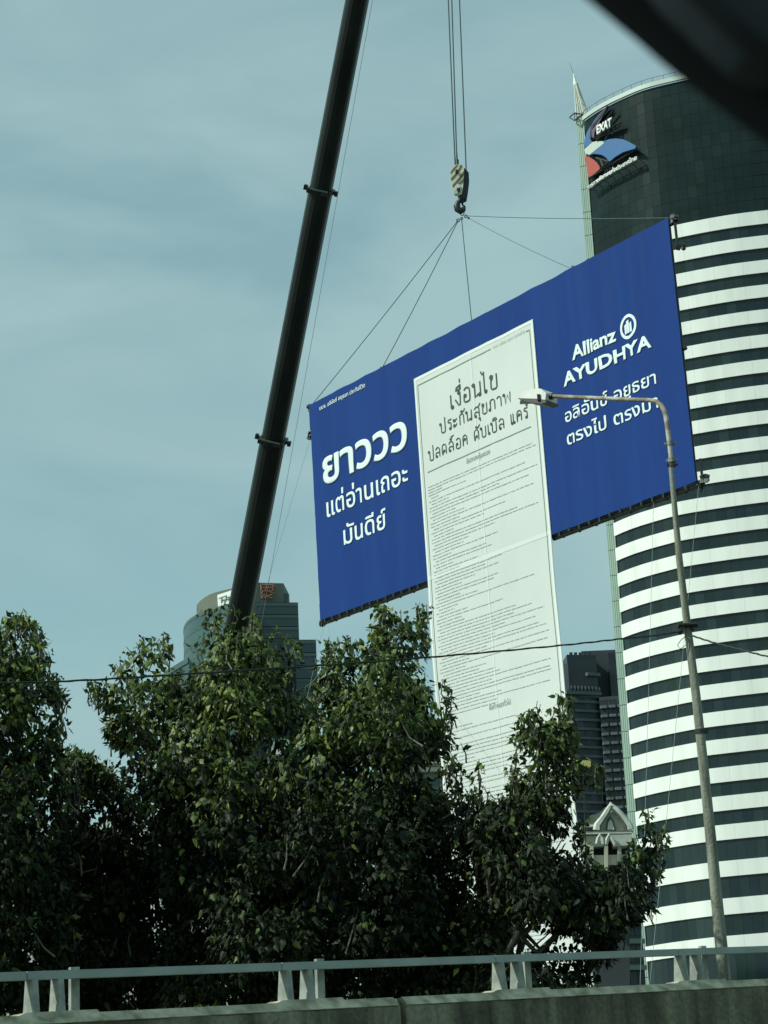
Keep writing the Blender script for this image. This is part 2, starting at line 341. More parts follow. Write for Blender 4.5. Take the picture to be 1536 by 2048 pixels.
plate([(345, 1055), (350, 900), (400, 750), (520, 560), (650, 400), (772, 275), (775, 300), (700, 400), (600, 520), (500, 650), (455, 760), (445, 870), (485, 935)], 1.45, .5, M['logoblue'], 'upper_blade', emblem, **ZO)
plate([(470, 640), (560, 540), (690, 350), (772, 278), (712, 400), (610, 530), (520, 640), (478, 760), (470, 880), (447, 870), (450, 760)], 1.75, .25, M['logodark'], 'dark_blade', emblem, **ZO)
plate([(525, 870), (482, 840), (480, 740), (560, 620), (650, 500), (695, 430), (630, 560), (565, 690), (530, 770)], 1.9, .2, M['logopurple'], 'purple_blade', emblem, **ZO)
plate([(350, 1190), (440, 1210), (520, 1260), (570, 1305), (620, 1370), (628, 1425), (540, 1505), (430, 1582), (402, 1500), (395, 1400), (370, 1280)], 1.45, .5, M['logored'], 'red_panel', emblem, **ZO)
fr = MB()
for a, b in [((500, 900), (880, 350)), ((540, 880), (1010, 590)), ((560, 900), (1000, 640)), ((560, 1230), (780, 1300)), ((640, 1420), (800, 1300)), ((430, 1600), (1300, 1060)), ((640, 1250), (690, 1390))]:
    fr.tube([fac_hit(1130 + a[0] / 9.035, 180 + a[1] / 9.035, .9), fac_hit(1130 + b[0] / 9.035, 180 + b[1] / 9.035, .9)], .17, 5)
fr.build('support_frame', M['black'], emblem)

# text -> mesh (the lettering font that ships with Blender holds both Latin and Thai)
DG = bpy.context.evaluated_depsgraph_get
def text_mesh(body, bold=0.0, res=3):
    c = bpy.data.curves.new('lettering', 'FONT'); c.body = body; c.size = 1; c.resolution_u = res
    if bold: c.bevel_depth = bold; c.bevel_resolution = 0
    o = bpy.data.objects.new('lettering', c); S.collection.objects.link(o); bpy.context.view_layer.update()
    me = bpy.data.meshes.new_from_object(o.evaluated_get(DG())); bpy.data.objects.remove(o); bpy.data.curves.remove(c)
    n = len(me.vertices); v = np.empty(n * 3); me.vertices.foreach_get('co', v); v = v.reshape(-1, 3)
    return me, v
def put_text(body, mapf, u0, u1, base, xh, mt, name, par, bold=0.0, ref='อ', lift=.02, thick=.008, shear=0.0, slope=0):
    mr, vr = text_mesh(ref, bold); h = vr[:, 1].max() if ref != 'อ' else vr[:, 1].max(); bpy.data.meshes.remove(mr)
    me, v = text_mesh(body, bold); x0, x1 = v[:, 0].min(), v[:, 0].max(); k = xh / h
    zr = np.ptp(v[:, 2]) or 1
    out = []
    for x, y, zz in v:
        t = (x - x0) / (x1 - x0)
        out.append(mapf(u0 + t * (u1 - u0) + shear * y * k, base + y * k + slope * t, lift + (zz - v[:, 2].min()) / zr * thick))
    me.vertices.foreach_set('co', np.array(out, float).ravel()); me.update(); me.materials.clear(); me.materials.append(mt)
    me.name = name; o = bpy.data.objects.new(name, me); S.collection.objects.link(o); o.parent = par
    o.matrix_parent_inverse = Matrix.Translation(-parent_loc(par)); return o
def along(p0, p1, up, nrm):
    p0, p1, up, nrm = map(np.array, (p0, p1, up, nrm)); d = (p1 - p0); l = np.linalg.norm(d); d = d / l
    return (lambda u, v, h: p0 + d * u + up * v + nrm * h), l
nrm = np.array([-.55, -.83, 0])
a, b = pl_hit(1130 + 580 / 9.035, 180 + 800 / 9.035, 2.1), pl_hit(1130 + 858 / 9.035, 180 + 640 / 9.035, 2.1)
mf, l = along(a, b, [.06, 0, 1], nrm); put_text('EXAT', mf, 0, l, -.1, 1.4, M['signwhite'], 'lettering', emblem, .08, 'E', 0, .3)
m = MB(); 
for t in (0, .33, .66, 1): q = lerp(a, b, t); m.tube([q + nrm * -.1, q - nrm * 1.6], .06, 4)
m.build('letter_bracket', M['black'], emblem)
# the long line of letters follows the curve of the facade
sA, sB = .25, 9.6
def curvemap(u, v, h):
    base_z = lerp(za, zbb, u / 9.35); p = fac(sA + u, 1.3 + h, 0); return np.array([p[0], p[1], base_z + v])
za, zbb = fac_hit(1181, 377, 1.3)[2], fac_hit(1274, 319, 1.3)[2]
def inv_s(px, py, off):
    p = fac_hit(px, py, off); ss = np.linspace(0, 30, 600); return ss[np.argmin([np.hypot(*(fac(s, off)[:2] - p[:2])) for s in ss])]
sA = inv_s(1178, 378, 1.3); sB = inv_s(1275, 318, 1.3)
put_text('การทางพิเศษแห่งประเทศไทย', lambda u, v, h: np.array([*fac(sA + u, 1.3 + h)[:2], lerp(za, zbb, u / (sB - sA)) + v]), 0, sB - sA, -.1, .55, M['signwhite'], 'lettering', emblem, .03, 'อ', 0, .25)
m = MB()
for d_ in (-.25, .5): m.tube([np.array([*fac(s, 1.15)[:2], lerp(za, zbb, (s - sA) / (sB - sA)) + d_]) for s in np.linspace(sA, sB, 14)], .07, 4)
for s in np.linspace(sA, sB, 8): m.tube([np.array([*fac(s, o_)[:2], lerp(za, zbb, (s - sA) / (sB - sA)) + .1]) for o_ in (.02, 1.15)], .06, 4)
m.build('letter_rail', M['black'], emblem)

# ------------------------------------------------------------------ far office block on the left
def quad_floor(name, par, P0, P1, z0, z1, mt, th=.3, back=0.0):
    d = (P1 - P0)[:2]; d = d / np.linalg.norm(d); n = np.array([d[1], -d[0]])
    a, b = P0[:2] + n * back, P1[:2] + n * back
    return MB().prism([tuple(a), tuple(a - n * th), tuple(b - n * th), tuple(b)], z0, z1).build(name, mt, par)
off = thing('stepped_office_building', 'stepped green glass office building with a rounded end behind the crane boom', 'building', (-50, 630, 0))
Y1 = 620
def wpt(x, y, Y): return at(x, y, Y)
def face(par, xl, xr, ytop, Yl, Yr, zbot, fh, name_g, mg, ms, deepen=30):
    A = wpt(xl, ytop, Yl); B = wpt(xr, ytop + .0, Yr); ztop = A[2]
    B = np.array([*atz(xr, ytop, ztop)[:2], ztop]); B = np.array([B[0] / B[1] * Yr, Yr, ztop])
    d = (B - A)[:2]; d = d / np.linalg.norm(d); n = np.array([d[1], -d[0]])
    MB().prism([tuple(A[:2] - n * .3), tuple(B[:2] - n * .3), tuple(B[:2] - n * deepen), tuple(A[:2] - n * deepen)][::-1], 0, ztop).build('block_wall', ms, par)
    z = ztop; k = 0
    while z - fh > zbot:
        quad_floor('floor_band', par, A, B, z - fh * .30, z - .25, ms, .3, .0)
        quad_floor('shadow_gap', par, A, B, z - .25, z, M['dark'], .3, -.25)
        quad_floor(name_g, par, A, B, z - fh, z - fh * .30 - .05, mg, .3, -.08)
        z -= fh; k += 1
    return A, B, ztop
_, _, ZB = face(off, 455, 596, 1204, 636, 640, 60, 3.65, 'glazing_band', M['tealglass'], M['tealwall'])
face(off, 590, 632, 1279, 603, 604, 60, 3.65, 'glazing_band', M['tealglass'], M['tealwall'], 18)
A = wpt(470, 1164, 637); B = wpt(567, 1169, 641)
MB().prism([tuple(A[:2]), tuple(B[:2]), (B[0] + 1, B[1] + 14), (A[0], A[1] + 16)][::-1], ZB, A[2]).build('roof_block', M['olivewall'], off)
MB().prism([(B[0] + .1, B[1] + .5), (B[0] + 1.3, B[1] + .9), (B[0] + 1.3, B[1] + 8), (B[0] + .1, B[1] + 8)], ZB, B[2] - 2.6).build('roof_side', M['tealwall'], off)
# rounded end
def rim(pts, Z): return [atz(x, y, Z) for x, y in pts]
Zc = at(369.5, 1257, 612)[2]
RP = [(369, 1262), (369.5, 1256), (372, 1249), (377, 1242), (384, 1236), (394, 1230), (405, 1224.5), (416, 1220.5), (440, 1213), (470, 1206)]
R = rim(RP, Zc); R = [np.array([p[0], p[1], 0]) for p in R]
def ring_band(name, par, R, z0, z1, mt, offv):
    n = []
    for i in range(len(R)):
        t = R[min(i + 1, len(R) - 1)] - R[max(i - 1, 0)]; t = t / np.linalg.norm(t); n.append(np.array([t[1], -t[0], 0]))
    a = [p + q * offv + [0, 0, z0] for p, q in zip(R, n)]; b = [p + q * offv + [0, 0, z1] for p, q in zip(R, n)]
    return MB().strip(a, b, [q * .3 for q in n]).build(name, mt, par, smooth=True)
MB().prism([(p[0], p[1]) for p in R] + [(R[-1][0] + 4, R[-1][1] + 30), (R[0][0] + 6, R[0][1] + 30)], 0, Zc).build('round_wall', M['tealwall'], off, smooth=False)
z = Zc
while z > 62:
    ring_band('round_floor_band', off, R, z - 1.0, z, M['tealwall'], .05); ring_band('round_glazing', off, R, z - 3.6, z - 1.05, M['tealcyl'], .0); z -= 3.65
Zd = at(393, 1225, 618)[2]
RQ = rim([(393, 1216), (394, 1209), (400, 1202), (408, 1195.5), (418, 1189.5), (430, 1185), (445, 1181), (475, 1174)], Zd + 5.5)
RQ = [np.array([p[0], p[1], 0]) for p in RQ]
MB().prism([(p[0], p[1]) for p in RQ] + [(RQ[-1][0] + 4, RQ[-1][1] + 20), (RQ[0][0] + 6, RQ[0][1] + 20)], Zc - 2, Zd + 5.5).build('round_crown', M['olivewall'], off)
ring_band('crown_louvre', off, RQ[3:6], Zc + .8, Zc + 4.6, M['dark'], .1)
# far-left wing
A = at(330, 1333, 600); B = at(377.5, 1315, 584)
MB().prism([tuple(A[:2]), tuple(B[:2]), (B[0] + 1, B[1] + 26), (A[0], A[1] + 26)][::-1], 0, B[2]).build('side_wing', M['tealglass'], off)
for k in range(5): quad_floor('wing_band', off, A, B, B[2] - 1.5 - k * 3.65 - (1.2 if k else 0), B[2] - k * 3.65 - .0 - (1.0 if k else 0), M['tealwall'], .3, .3)
sg = thing('rooftop_sign', 'white board with green letters at the round corner of the far green office building', 'sign', at(446, 1199, 608))
a_, b_, c_, d_ = at(434.5, 1190, 608), at(480, 1175, 605), at(480, 1201, 605), at(436, 1213, 608)
m = MB(); m.hexa([a_, b_, c_, d_] + [p + np.array([.2, 1.0, 0]) for p in (a_, b_, c_, d_)]); m.build('board', M['signwhite'], sg)
mf, l = along(at(437.5, 1209, 607.5), at(474, 1196, 604.5), [.05, 0, 1], [-.3, -.95, 0])
put_text('Thai', mf, 0, l, .1, 1.75, mat('sign_green', (.02, .13, .07), .5), 'lettering', sg, .03, 'T', .1, .2)
rs = thing('red_rooftop_sign', 'faded red character sign on the roof block of the far green office building', 'sign', at(536, 1184, 638))
m = MB()
for p in [[(523, 1170), (546, 1170)], [(523, 1176), (545, 1175)], [(523, 1170), (523, 1180)], [(546, 1170), (546, 1181)], [(534, 1170), (531, 1181)], [(526, 1182), (544, 1183)],
          [(526, 1182), (524, 1187)], [(536, 1183), (546, 1187)], [(524, 1187), (532, 1192)], [(529, 1195), (545, 1189)], [(524, 1196), (526, 1190)], [(538, 1196), (545, 1196)]]:
    m.tube([at(x, y, 638.6) for x, y in p], .17, 4)
m.build('red_stroke', mat('faded_red', (.27, .075, .04), .7), rs)
m = MB(); 
for p in [[(521.5, 1168), (548, 1169)], [(548, 1169), (548.5, 1198)], [(548.5, 1198), (523, 1197)], [(523, 1197), (521.5, 1168)], [(523, 1181.5), (548, 1182.5)]]: m.tube([at(x, y, 639) for x, y in p], .16, 4)
m.build('sign_frame', M['olivewall'], rs)

# ------------------------------------------------------------------ dark condominium
condo = thing('condominium_tower', 'dark grey condominium tower with stacked balconies between the poster and the striped tower', 'building', (62, 705, 0))
def cpt(x, y, Y): return at(x, y, Y)
ZC = cpt(1128, 1308, 700)[2]
def px_line(x, Z, Y):                      # plan point on sight column x at plane Y
    q = atz(x, 1500, Z); lo = 900; 
    yy = 1500.0
    for _ in range(30):
        q = at(x, yy, Y); yy += (q[2] - Z) * FPX / (Y * 1.1)
    return q[:2]
def column(x0, x1, Ya, Yb, ztop, bays, name_slab='balcony_slab'):
    a = px_line(x0, ztop, Ya); b = px_line(x1, ztop, Yb); d = b - a; Ld = np.linalg.norm(d); d = d / Ld; n = np.array([d[1], -d[0]])
    MB().prism([tuple(a), tuple(b), tuple(b - n * 20), tuple(a - n * 20)][::-1], 0, ztop).build('tower_wall', M['condo'], condo)
    z = ztop - 3.0
    while z > 76:
        m = MB()
        for k in range(bays):
            p = a + d * (Ld * k / bays); q = a + d * (Ld * (k + 1) / bays); e = 1.3 if bays > 1 else .5
            if bays > 1: m.prism([tuple(p), tuple(p + d * .5 + n * e), tuple(q - d * .5 + n * e), tuple(q)], z - .9, z)
            else: m.prism([tuple(p), tuple(p + n * e), tuple(q + n * e), tuple(q)], z - .85, z)
        m.build(name_slab, M['condoslab'], condo)
        for k in range(bays * 2 if bays > 1 else 4):
            nn = bays * 2 if bays > 1 else 4; p = a + d * (Ld * (k + .15) / nn); q = a + d * (Ld * (k + .85) / nn)
            if bays == 1 and random.random() < .35: continue
            MB().prism([tuple(p + n * .06), tuple(q + n * .06), tuple(q - n * .1), tuple(p - n * .1)][::-1], z + .15, z + 1.95).build('window', M['condodark'], condo)
        z -= 2.95
    return a, b, n, d
a, b, n, d = column(1130, 1200, 700, 705, ZC - 12, 1)
a2, b2, n2, d2 = column(1198, 1250, 703, 702, ZC - 14, 3)
# stepped top
tA = px_line(1126, ZC, 701); tB = px_line(1192, ZC, 704)
MB().prism([tuple(tA + [1.2, 0]), tuple(tB), (tB[0], tB[1] + 18), (tA[0], tA[1] + 18)][::-1], ZC - 14, ZC).build('penthouse_block', M['condodark'], condo)
MB().prism([tuple(tA), tuple(tA + [1.3, -.5]), (tA[0] + 1.3, tA[1] + 15), (tA[0], tA[1] + 15)][::-1], ZC - 14, ZC - 3).build('chamfer_block', M['condo'], condo)
t2 = px_line(1163, ZC + 3, 712); t3 = px_line(1246, ZC + 3, 712)
MB().prism([tuple(t2), tuple(t3), (t3[0], 730), (t2[0], 730)][::-1], ZC - 22, ZC + 3.4).build('upper_block', M['condo'], condo)
t4 = px_line(1217, ZC, 708); MB().prism([tuple(t4), (t4[0] + 6, 709), (t4[0] + 6, 716), (t4[0], 716)][::-1], ZC - 22, ZC + 1.6).build('stair_block', M['condodark'], condo)
m = MB(); 
for k in range(10): q = lerp(a, b, (k + .5) / 10); m.box([*(q + n * .8), ZC - 11.2], (.55, .4, 1.5))
m.build('roof_balustrade', M['condoslab'], condo)
m = MB(); m.prism([tuple(a + n * 1.0), tuple(b + n * 1.0), tuple(b), tuple(a)][::-1], ZC - 13.2, ZC - 12.1); m.build('cornice', M['condoslab'], condo)
m = MB(); m.prism([tuple(lerp(a, b, .62) + n * 1.6), tuple(b + n * 1.2), tuple(b), tuple(lerp(a, b, .6))][::-1], ZC - 7, ZC - 5.9); m.build('terrace_slab', M['condoslab'], condo)
for k in range(9): pass
m = MB()
for k in range(5): m.box([*(lerp(tA, tB, .25 + k * .14) + np.array([0, 1])), ZC + .5], (1.0, 1, 1.0))
m.build('roof_plant', M['condodark'], condo)

# ------------------------------------------------------------------ gabled building, podium, low buildings
YP = 190
gb = thing('gabled_pavilion', 'cream Thai style building with a pointed white gable roof beside the striped tower', 'building', (14, YP, 0))
def P2(x, y, Y=YP): return at(x, y, Y)
def poly_slab(name, par, px, Y, th, mt):
    F = [P2(x, y, Y) for x, y in px]; n = len(F); Bk = [p + np.array([0, th, 0]) for p in F]
    return MB().add(F + Bk, [tuple(range(n))[::-1], tuple(range(n, 2 * n))] + [(i, (i + 1) % n, n + (i + 1) % n, n + i) for i in range(n)]).build(name, mt, par)
ox, oy, zz = 1180, 1600, 4.315
g = lambda L: [(ox + a / zz, oy + b / zz) for a, b in L]
poly_slab('gable_face', gb, g([(180, 75), (280, 200), (300, 262), (75, 272), (110, 190)]), 189.2, 1.2, M['stucco'])
poly_slab('gable_arch', gb, g([(175, 135), (150, 170), (135, 262), (225, 258), (205, 180)]), 189.0, .15, M['rooftile'])
poly_slab('gable_panel', gb, g([(176, 165), (158, 195), (150, 258), (210, 256), (196, 195)]), 188.9, .08, M['gable'])
m = MB()
for L_ in ([(60, 262), (66, 215), (110, 160), (150, 95), (180, 35)], [(348, 255), (335, 215), (280, 140), (222, 78), (180, 35)]):
    m.tube([P2(x, y, 188.9) for x, y in g(L_)], [.36, .32, .28, .26, .12], 6)
m.build('barge_board', M['gable'], gb, smooth=True)
m = MB()
for L_ in ([(84, 262), (88, 225), (125, 165), (160, 110), (180, 72)], [(315, 257), (305, 220), (262, 150), (212, 95), (180, 72)]):
    m.tube([P2(x, y, 188.75) for x, y in g(L_)], .11, 5)
m.build('inner_moulding', M['rooftile'], gb, smooth=True)
MB().tube([P2(1221.7, 1612, 188.9), P2(1221.2, 1604, 188.9)], [.25, .05], 6).build('finial', M['gable'], gb)
poly_slab('roof_return', gb, g([(-60, 210), (10, 130), (80, 110), (130, 60), (180, 60), (110, 160), (64, 215), (-60, 222)]), 190.6, 5, M['rooftile'])
poly_slab('side_ridge', gb, g([(-70, 212), (60, 210), (70, 228), (-75, 236)]), 189.0, 4, M['gable'])
for i, (y0, y1, e, mt) in enumerate([(262, 274, 0, 'rooftile'), (275, 287, -.25, 'gable'), (288, 300, .2, 'rooftile'), (301, 350, .35, 'stucco')]):
    poly_slab('cornice_course', gb, g([(-110 + i * 8, y0 + 8), (372 - i * 10, y0), (372 - i * 10, y1), (-110 + i * 8, y1 + 8)]), 188.6 + e, 7 - e, M[mt])
poly_slab('lower_roof', gb, g([(180, 300), (368, 296), (330, 390), (210, 400)]), 188.3, 4, M['gable'])
m = MB()
for L_ in ([(140, 385), (148, 340), (165, 302), (185, 330), (215, 385)], [(60, 380), (72, 330), (85, 305), (100, 330), (112, 380)]): m.tube([P2(x, y, 188) for x, y in g(L_)], .17, 5)
m.build('antefix', M['gable'], gb)
poly_slab('frieze', gb, g([(-120, 360), (150, 345), (150, 395), (-120, 412)]), 188.9, 6, M['stucco'])
for x0 in (-70, 0, 125, 240): poly_slab('column', gb, g([(x0, 398), (x0 + 30, 396), (x0 + 34, 900), (x0 + 4, 900)]), 188.7, .9, M['stucco'])
poly_slab('dark_opening', gb, g([(-120, 400), (330, 388), (340, 900), (-110, 900)]), 190.2, 4, M['dark'])
poly_slab('balustrade', gb, g([(-120, 480), (330, 470), (330, 560), (-120, 560)]), 189.1, .3, M['stucco'])
poly_slab('lower_storey', gb, g([(-120, 900), (340, 900), (350, 2400), (-110, 2400)]), 190.0, 8, M['condo'])
yb = tag(poly_slab('yellow_signboard', None, [(1153, 1520), (1182, 1521), (1181, 1537), (1152, 1536)], 175, .3, M['yellow']), 'small plain yellow board showing between the trees under the dark condominium', 'signboard')
poly_slab('board_post', yb, [(1166, 1537), (1168, 1537), (1190, 2290), (1188, 2290)], 175.1, .15, M['black'])

pod = thing('podium_building', 'low dark green building with pale window ledges left of the striped tower base', 'building', (22, 238, 0))
A = at(1120, 1830, 236); B = at(1281, 1826, 240); A[2] = B[2]
MB().prism([tuple(A[:2]), tuple(B[:2]), (B[0], 262), (A[0], 262)][::-1], 0, A[2]).build('podium_wall', mat('podium_wall', (.035, .055, .045), .7, var=.3, scale=.3), pod)
z = A[2]
for k in range(9):
    quad_floor('ledge', pod, A, B, z - .5, z, mat('podium_ledge', (.13, .18, .155), .7) if k == 0 else bpy.data.materials['podium_ledge'], .9, .5)
    for j in range(10):
        p = lerp(A, B, (j + .08) / 10); q = lerp(A, B, (j + .92) / 10); quad_floor('window', pod, p, q, z - 2.4, z - .75, glass[j % 4], .2, .08)
    z -= 2.75

lb = thing('cream_townhouse', 'pale building with grey roof and cream cornice behind the trees, left of the poster', 'building', (2, 120, 0))
poly_slab('wall', lb, [(745, 1545), (905, 1545), (920, 2250), (760, 2250)], 120, 8, mat('faded_teal_wall', (.16, .19, .165), .8, var=.15, scale=.7))
poly_slab('roof', lb, [(770, 1496), (890, 1496), (912, 1521), (745, 1523)], 120.5, 8, M['rooftile'])
for y0, y1, e in ((1521, 1527, 0), (1528, 1534, .3), (1535, 1543, .15)): poly_slab('cornice', lb, [(742, y0), (912, y0 - 1), (912, y1 - 1), (742, y1)], 119.4 + e, 8, M['stucco'])
for x in (770, 805, 840, 873):
    f_ = poly_slab('window', lb, [(x - 11, 1557), (x + 11, 1557), (x + 12, 1592), (x - 10, 1592)], 119.85, .3, M['tealglass'])
    poly_slab('sill', f_, [(x - 13, 1593), (x + 14, 1593), (x + 14, 1597), (x - 12, 1597)], 119.6, .4, M['stucco'])
tb = thing('teal_apartment_house', 'pale teal low house with a white balcony glimpsed through the middle of the big tree', 'building', (-6, 130, 0))
poly_slab('wall', tb, [(535, 1478), (650, 1476), (665, 2250), (545, 2250)], 130, 8, mat('teal_wall', (.20, .30, .28), .8, var=.15, scale=.6))
poly_slab('balcony', tb, [(545, 1496), (572, 1496), (573, 1508), (545, 1508)], 129.2, .8, M['whitewall'])
poly_slab('window', tb, [(576, 1490), (592, 1490), (593, 1512), (577, 1512)], 129.8, .3, M['tealglass'])
wb = thing('white_low_building', 'white building hidden behind the left trees, its wall flecking through the leaves', 'building', (-12, 95, 0))
poly_slab('wall', wb, [(-160, 1655), (120, 1650), (330, 1636), (520, 1640), (540, 2250), (-160, 2250)], 95, 10, M['whitewall'])
poly_slab('stair_tower', wb, [(352, 1384), (384, 1382), (388, 1640), (356, 1640)], 97, 5, M['whitewall'])
for x in range(-140, 500, 34): poly_slab('window', wb, [(x, 1690), (x + 16, 1690), (x + 16, 1725), (x, 1725)], 94.85, .3, M['tealglass'])

# ------------------------------------------------------------------ crane boom and rigging
P0 = at(482, 1215, 81); PT = at(893, -930, 60)
low = P0 + (P0 - PT) / np.linalg.norm(P0 - PT) * ((P0[2] - 3.0) / ((PT - P0)[2] / np.linalg.norm(PT - P0)))
BD = (PT - P0) / np.linalg.norm(PT - P0)
def boom_at(py):                           # point of the boom's axis seen at photo height py
    lo, hi = -.5, 1.2
    for _ in range(50):
        m = (lo + hi) / 2; p = lerp(P0, PT, m) - EYE; y = 1024 - FPX * (p @ UP) / (p @ FW)
        if y > py: lo = m
        else: hi = m
    return lerp(P0, PT, m)
crane = thing('telescopic_crane_boom', 'black telescopic crane boom slanting up beyond the trees left of the hanging billboard', 'crane', low)
ax = np.cross(BD, [0, 1, 0]); ax /= np.linalg.norm(ax); ay = np.cross(BD, ax)
def boom_sec(p, q, w0, w1, name):
    m = MB(); prof = []
    fx = [(-1, -.62), (-.86, -.95), (-.60, -1.12), (.60, -1.12), (.86, -.95), (1, -.62), (1, .25), (.97, .55), (.82, .86), (.55, 1.08), (.2, 1.2), (-.2, 1.2), (-.55, 1.08), (-.82, .86), (-.97, .55), (-1, .25)]
    fs_ = -1 if ay @ FW > 0 else 1; prof = [(x, y * fs_) for x, y in fx]; N_ = len(prof)
    vs = [p + ax * x * w0 / 2 + ay * y * w0 / 2 for x, y in prof] + [q + ax * x * w1 / 2 + ay * y * w1 / 2 for x, y in prof]
    m.add(vs, [(i, (i + 1) % N_, N_ + (i + 1) % N_, N_ + i) for i in range(N_)] + [tuple(range(N_))[::-1], tuple(range(N_, 2 * N_))])
    return m.build(name, M['boom'], crane)
c1, c2, c3 = boom_at(880), boom_at(381), boom_at(-500)
def dpt(p): return (p - EYE) @ FW
W1, W2, W3 = 47.5 * dpt(c1) / FPX, 45 * dpt(c2) / FPX, 43 * dpt(boom_at(100)) / FPX
boom_sec(low, c1, W1 * 1.02, W1, 'boom_section'); boom_sec(c1, c2, W2 * 1.0, W2, 'boom_section'); boom_sec(c2, c3, W3, W3 * .99, 'boom_section'); boom_sec(c3, PT + BD * 1.5, W3 * .8, W3 * .8, 'boom_section')
for cc, ww in ((c1, W1), (c2, W2), (c3, W3)):
    m = MB(); tl = BD * 1.0 + ax * .0
    m.box(cc - BD * .02, (ww * 1.10, ww * 1.2, .16), (ax, ay, BD)); m.box(cc, (ww * 1.42, .12, .10), (ax * .995 - BD * .05, ay, BD))
    for sg_ in (-1, 1): m.box(cc + ax * sg_ * ww * .70, (.12, .2, .17), (ax, ay, BD))
    bc_ = m.build('boom_collar', M['black'], crane)
    mm = MB(); mm.box(cc - ay * (ww * .62) * np.sign(ay @ FW) + BD * .07, (ww * .8, .03, .05), (ax, ay, BD)); mm.build('highlight_plate', M['boomtrim'], bc_)  # pale strip standing in for the highlight on the collar
sgn = -1 if ax[0] > 0 else 1
side = ax * sgn
m = MB(); 
for A_, B_, ww in ((low, c1, W1), (c1, c2, W2), (c2, c3, W3)): m.tube([A_ + side * (ww / 2 + .02), B_ + side * (ww / 2 + .02)], .028, 5)
m.build('side_hose', M['boomtrim'], crane)
m = MB(); m.box(PT + BD * 2 , (1.3, 1.6, 1.6), (ax, ay, BD)); m.build('boom_head', M['black'], crane)
def px_rope(name, a, b, r, mt, label, cat='rope', group=None, sag=0, n=2, mid=None):
    pts = [lerp(a, b, t) - np.array([0, 0, sag * 4 * t * (1 - t)]) for t in np.linspace(0, 1, n)]
    return tag(MB().tube(pts, r, 6).build(name, mt), label, cat, group)
HY = 60.0
HB = at(917, 372, HY)
def vert_top(px, py):                      # rope rising from the block to the boom head
    p = at(px, py, HY); return p, np.array([p[0] + (PT[0] - HB[0]) * .25 - .1, HY, PT[2] - .5])
for i, (bx, by, tx, lab) in enumerate([(910.5, 338, 896.5, 'leftmost of the thin steel hoist ropes running up from the hook block'),
                                       (913.5, 318, 903.5, 'middle steel hoist rope ending in the socket on the hook block'),
                                       (932.5, 345, 919, 'rightmost steel hoist rope, reaching the dark side of the hook block')]):
    a = at(bx, by, HY); b = at(tx, 0, HY); e = b + (b - a) * ((PT[2] - b[2]) / (b[2] - a[2]))
    px_rope('hoist_rope', a, e, .019, M['rope'], lab, 'rope', 'hoist ropes above the hook block')
a = at(745, 0, 62); b = at(540, 1150, 77)
px_rope('hoist_rope', b + (b - a) * .25, a + (a - b) * .3, .008, M['ropelight'], 'hair thin rope running parallel to the right side of the crane boom', 'rope')
# hook block
hk = thing('hook_block', 'striped cream and olive hook block with a black hook hanging above the billboard', 'hook block', HB)
def hp(x, y, dy=0.0): return at(860 + x / 11.375, 300 + y / 11.375, HY) + np.array([0, dy, 0])
def slab(par, name, L_, d0, d1, mt, shift=(0, 0, 0)):
    F = [hp(x, y, d0) + shift for x, y in L_]; Bk = [hp(x, y, d1) + shift for x, y in L_]; n = len(F)
    return MB().add(F + Bk, [tuple(range(n))[::-1], tuple(range(n, 2 * n))] + [(i, (i + 1) % n, n + (i + 1) % n, n + i) for i in range(n)]).build(name, mt, par)
out = [(545, 400), (620, 380), (700, 385), (765, 440), (775, 560), (765, 700), (748, 900), (720, 1050), (640, 1085), (560, 1080), (540, 980), (505, 900), (470, 740), (465, 540), (490, 470)]
slab(hk, 'cheek_plate', out, -.16, -.11, M['cream'])
slab(hk, 'cheek_plate', [(x + 112, y + 60) for x, y in out[2:]], .14, .20, M['black'])
core_ = [(600, 430), (700, 410), (790, 450), (880, 545), (890, 740), (865, 950), (835, 1120), (690, 1140), (640, 1060), (600, 900), (560, 700), (550, 500)]
slab(hk, 'sheave_housing', core_, -.10, .13, M['black'])
def clip_stripe(x0, w_):                   # diagonal stripe polygon over the plate
    return x0
for L_ in ([(600, 400), (545, 455), (480, 540), (467, 545), (466, 600), (500, 560), (560, 490), (640, 395)],
           [(690, 390), (640, 500), (560, 610), (475, 700), (480, 745), (500, 745), (590, 640), (670, 530), (735, 412)],
           [(772, 520), (740, 560), (640, 700), (510, 850), (518, 900), (540, 895), (660, 760), (772, 610)],
           [(765, 700), (720, 740), (660, 800), (585, 870), (600, 890), (640, 870), (700, 820), (758, 770)]):
    slab(hk, 'warning_stripe', L_, -.168, -.161, M['olive'])
m = MB(); m.tube([hp(610, 560, -.26), hp(610, 560, -.15)], .05, 8); m.build('sheave_pin', M['black'], hk)
MB().tube([hp(632, 895, -.24), hp(632, 895, -.16)], .062, 10).build('pin_cap', M['chrome'], hk)
MB().tube([hp(645, 975, -.24), hp(645, 975, -.15)], .055, 10).build('lower_pin', M['black'], hk)
MB().tube([hp(585, 1030, -.22), hp(585, 1030, -.12)], .062, 10).build('pin_cap', M['logocream'], hk)
m = MB(); m.tube([hp(608, 60), hp(608, 200), hp(612, 230), hp(615, 330), hp(608, 420)], [.02, .03, .055, .055, .045], 8); m.build('rope_socket', M['black'], hk)
MB().box(hp(600, 270, -.06), (.03, .03, .22)).build('socket_plate', M['ropelight'], hk)
m = MB(); hpts = [(720, 1100), (700, 1150), (640, 1190), (612, 1270), (630, 1350), (700, 1400), (765, 1360), (775, 1290), (760, 1255)]
m.tube([hp(x, y) for x, y in hpts], [.10, .085, .075, .10, .105, .095, .07, .05, .03], 10); hook_ = m.build('hook', M['black'], hk, smooth=True)
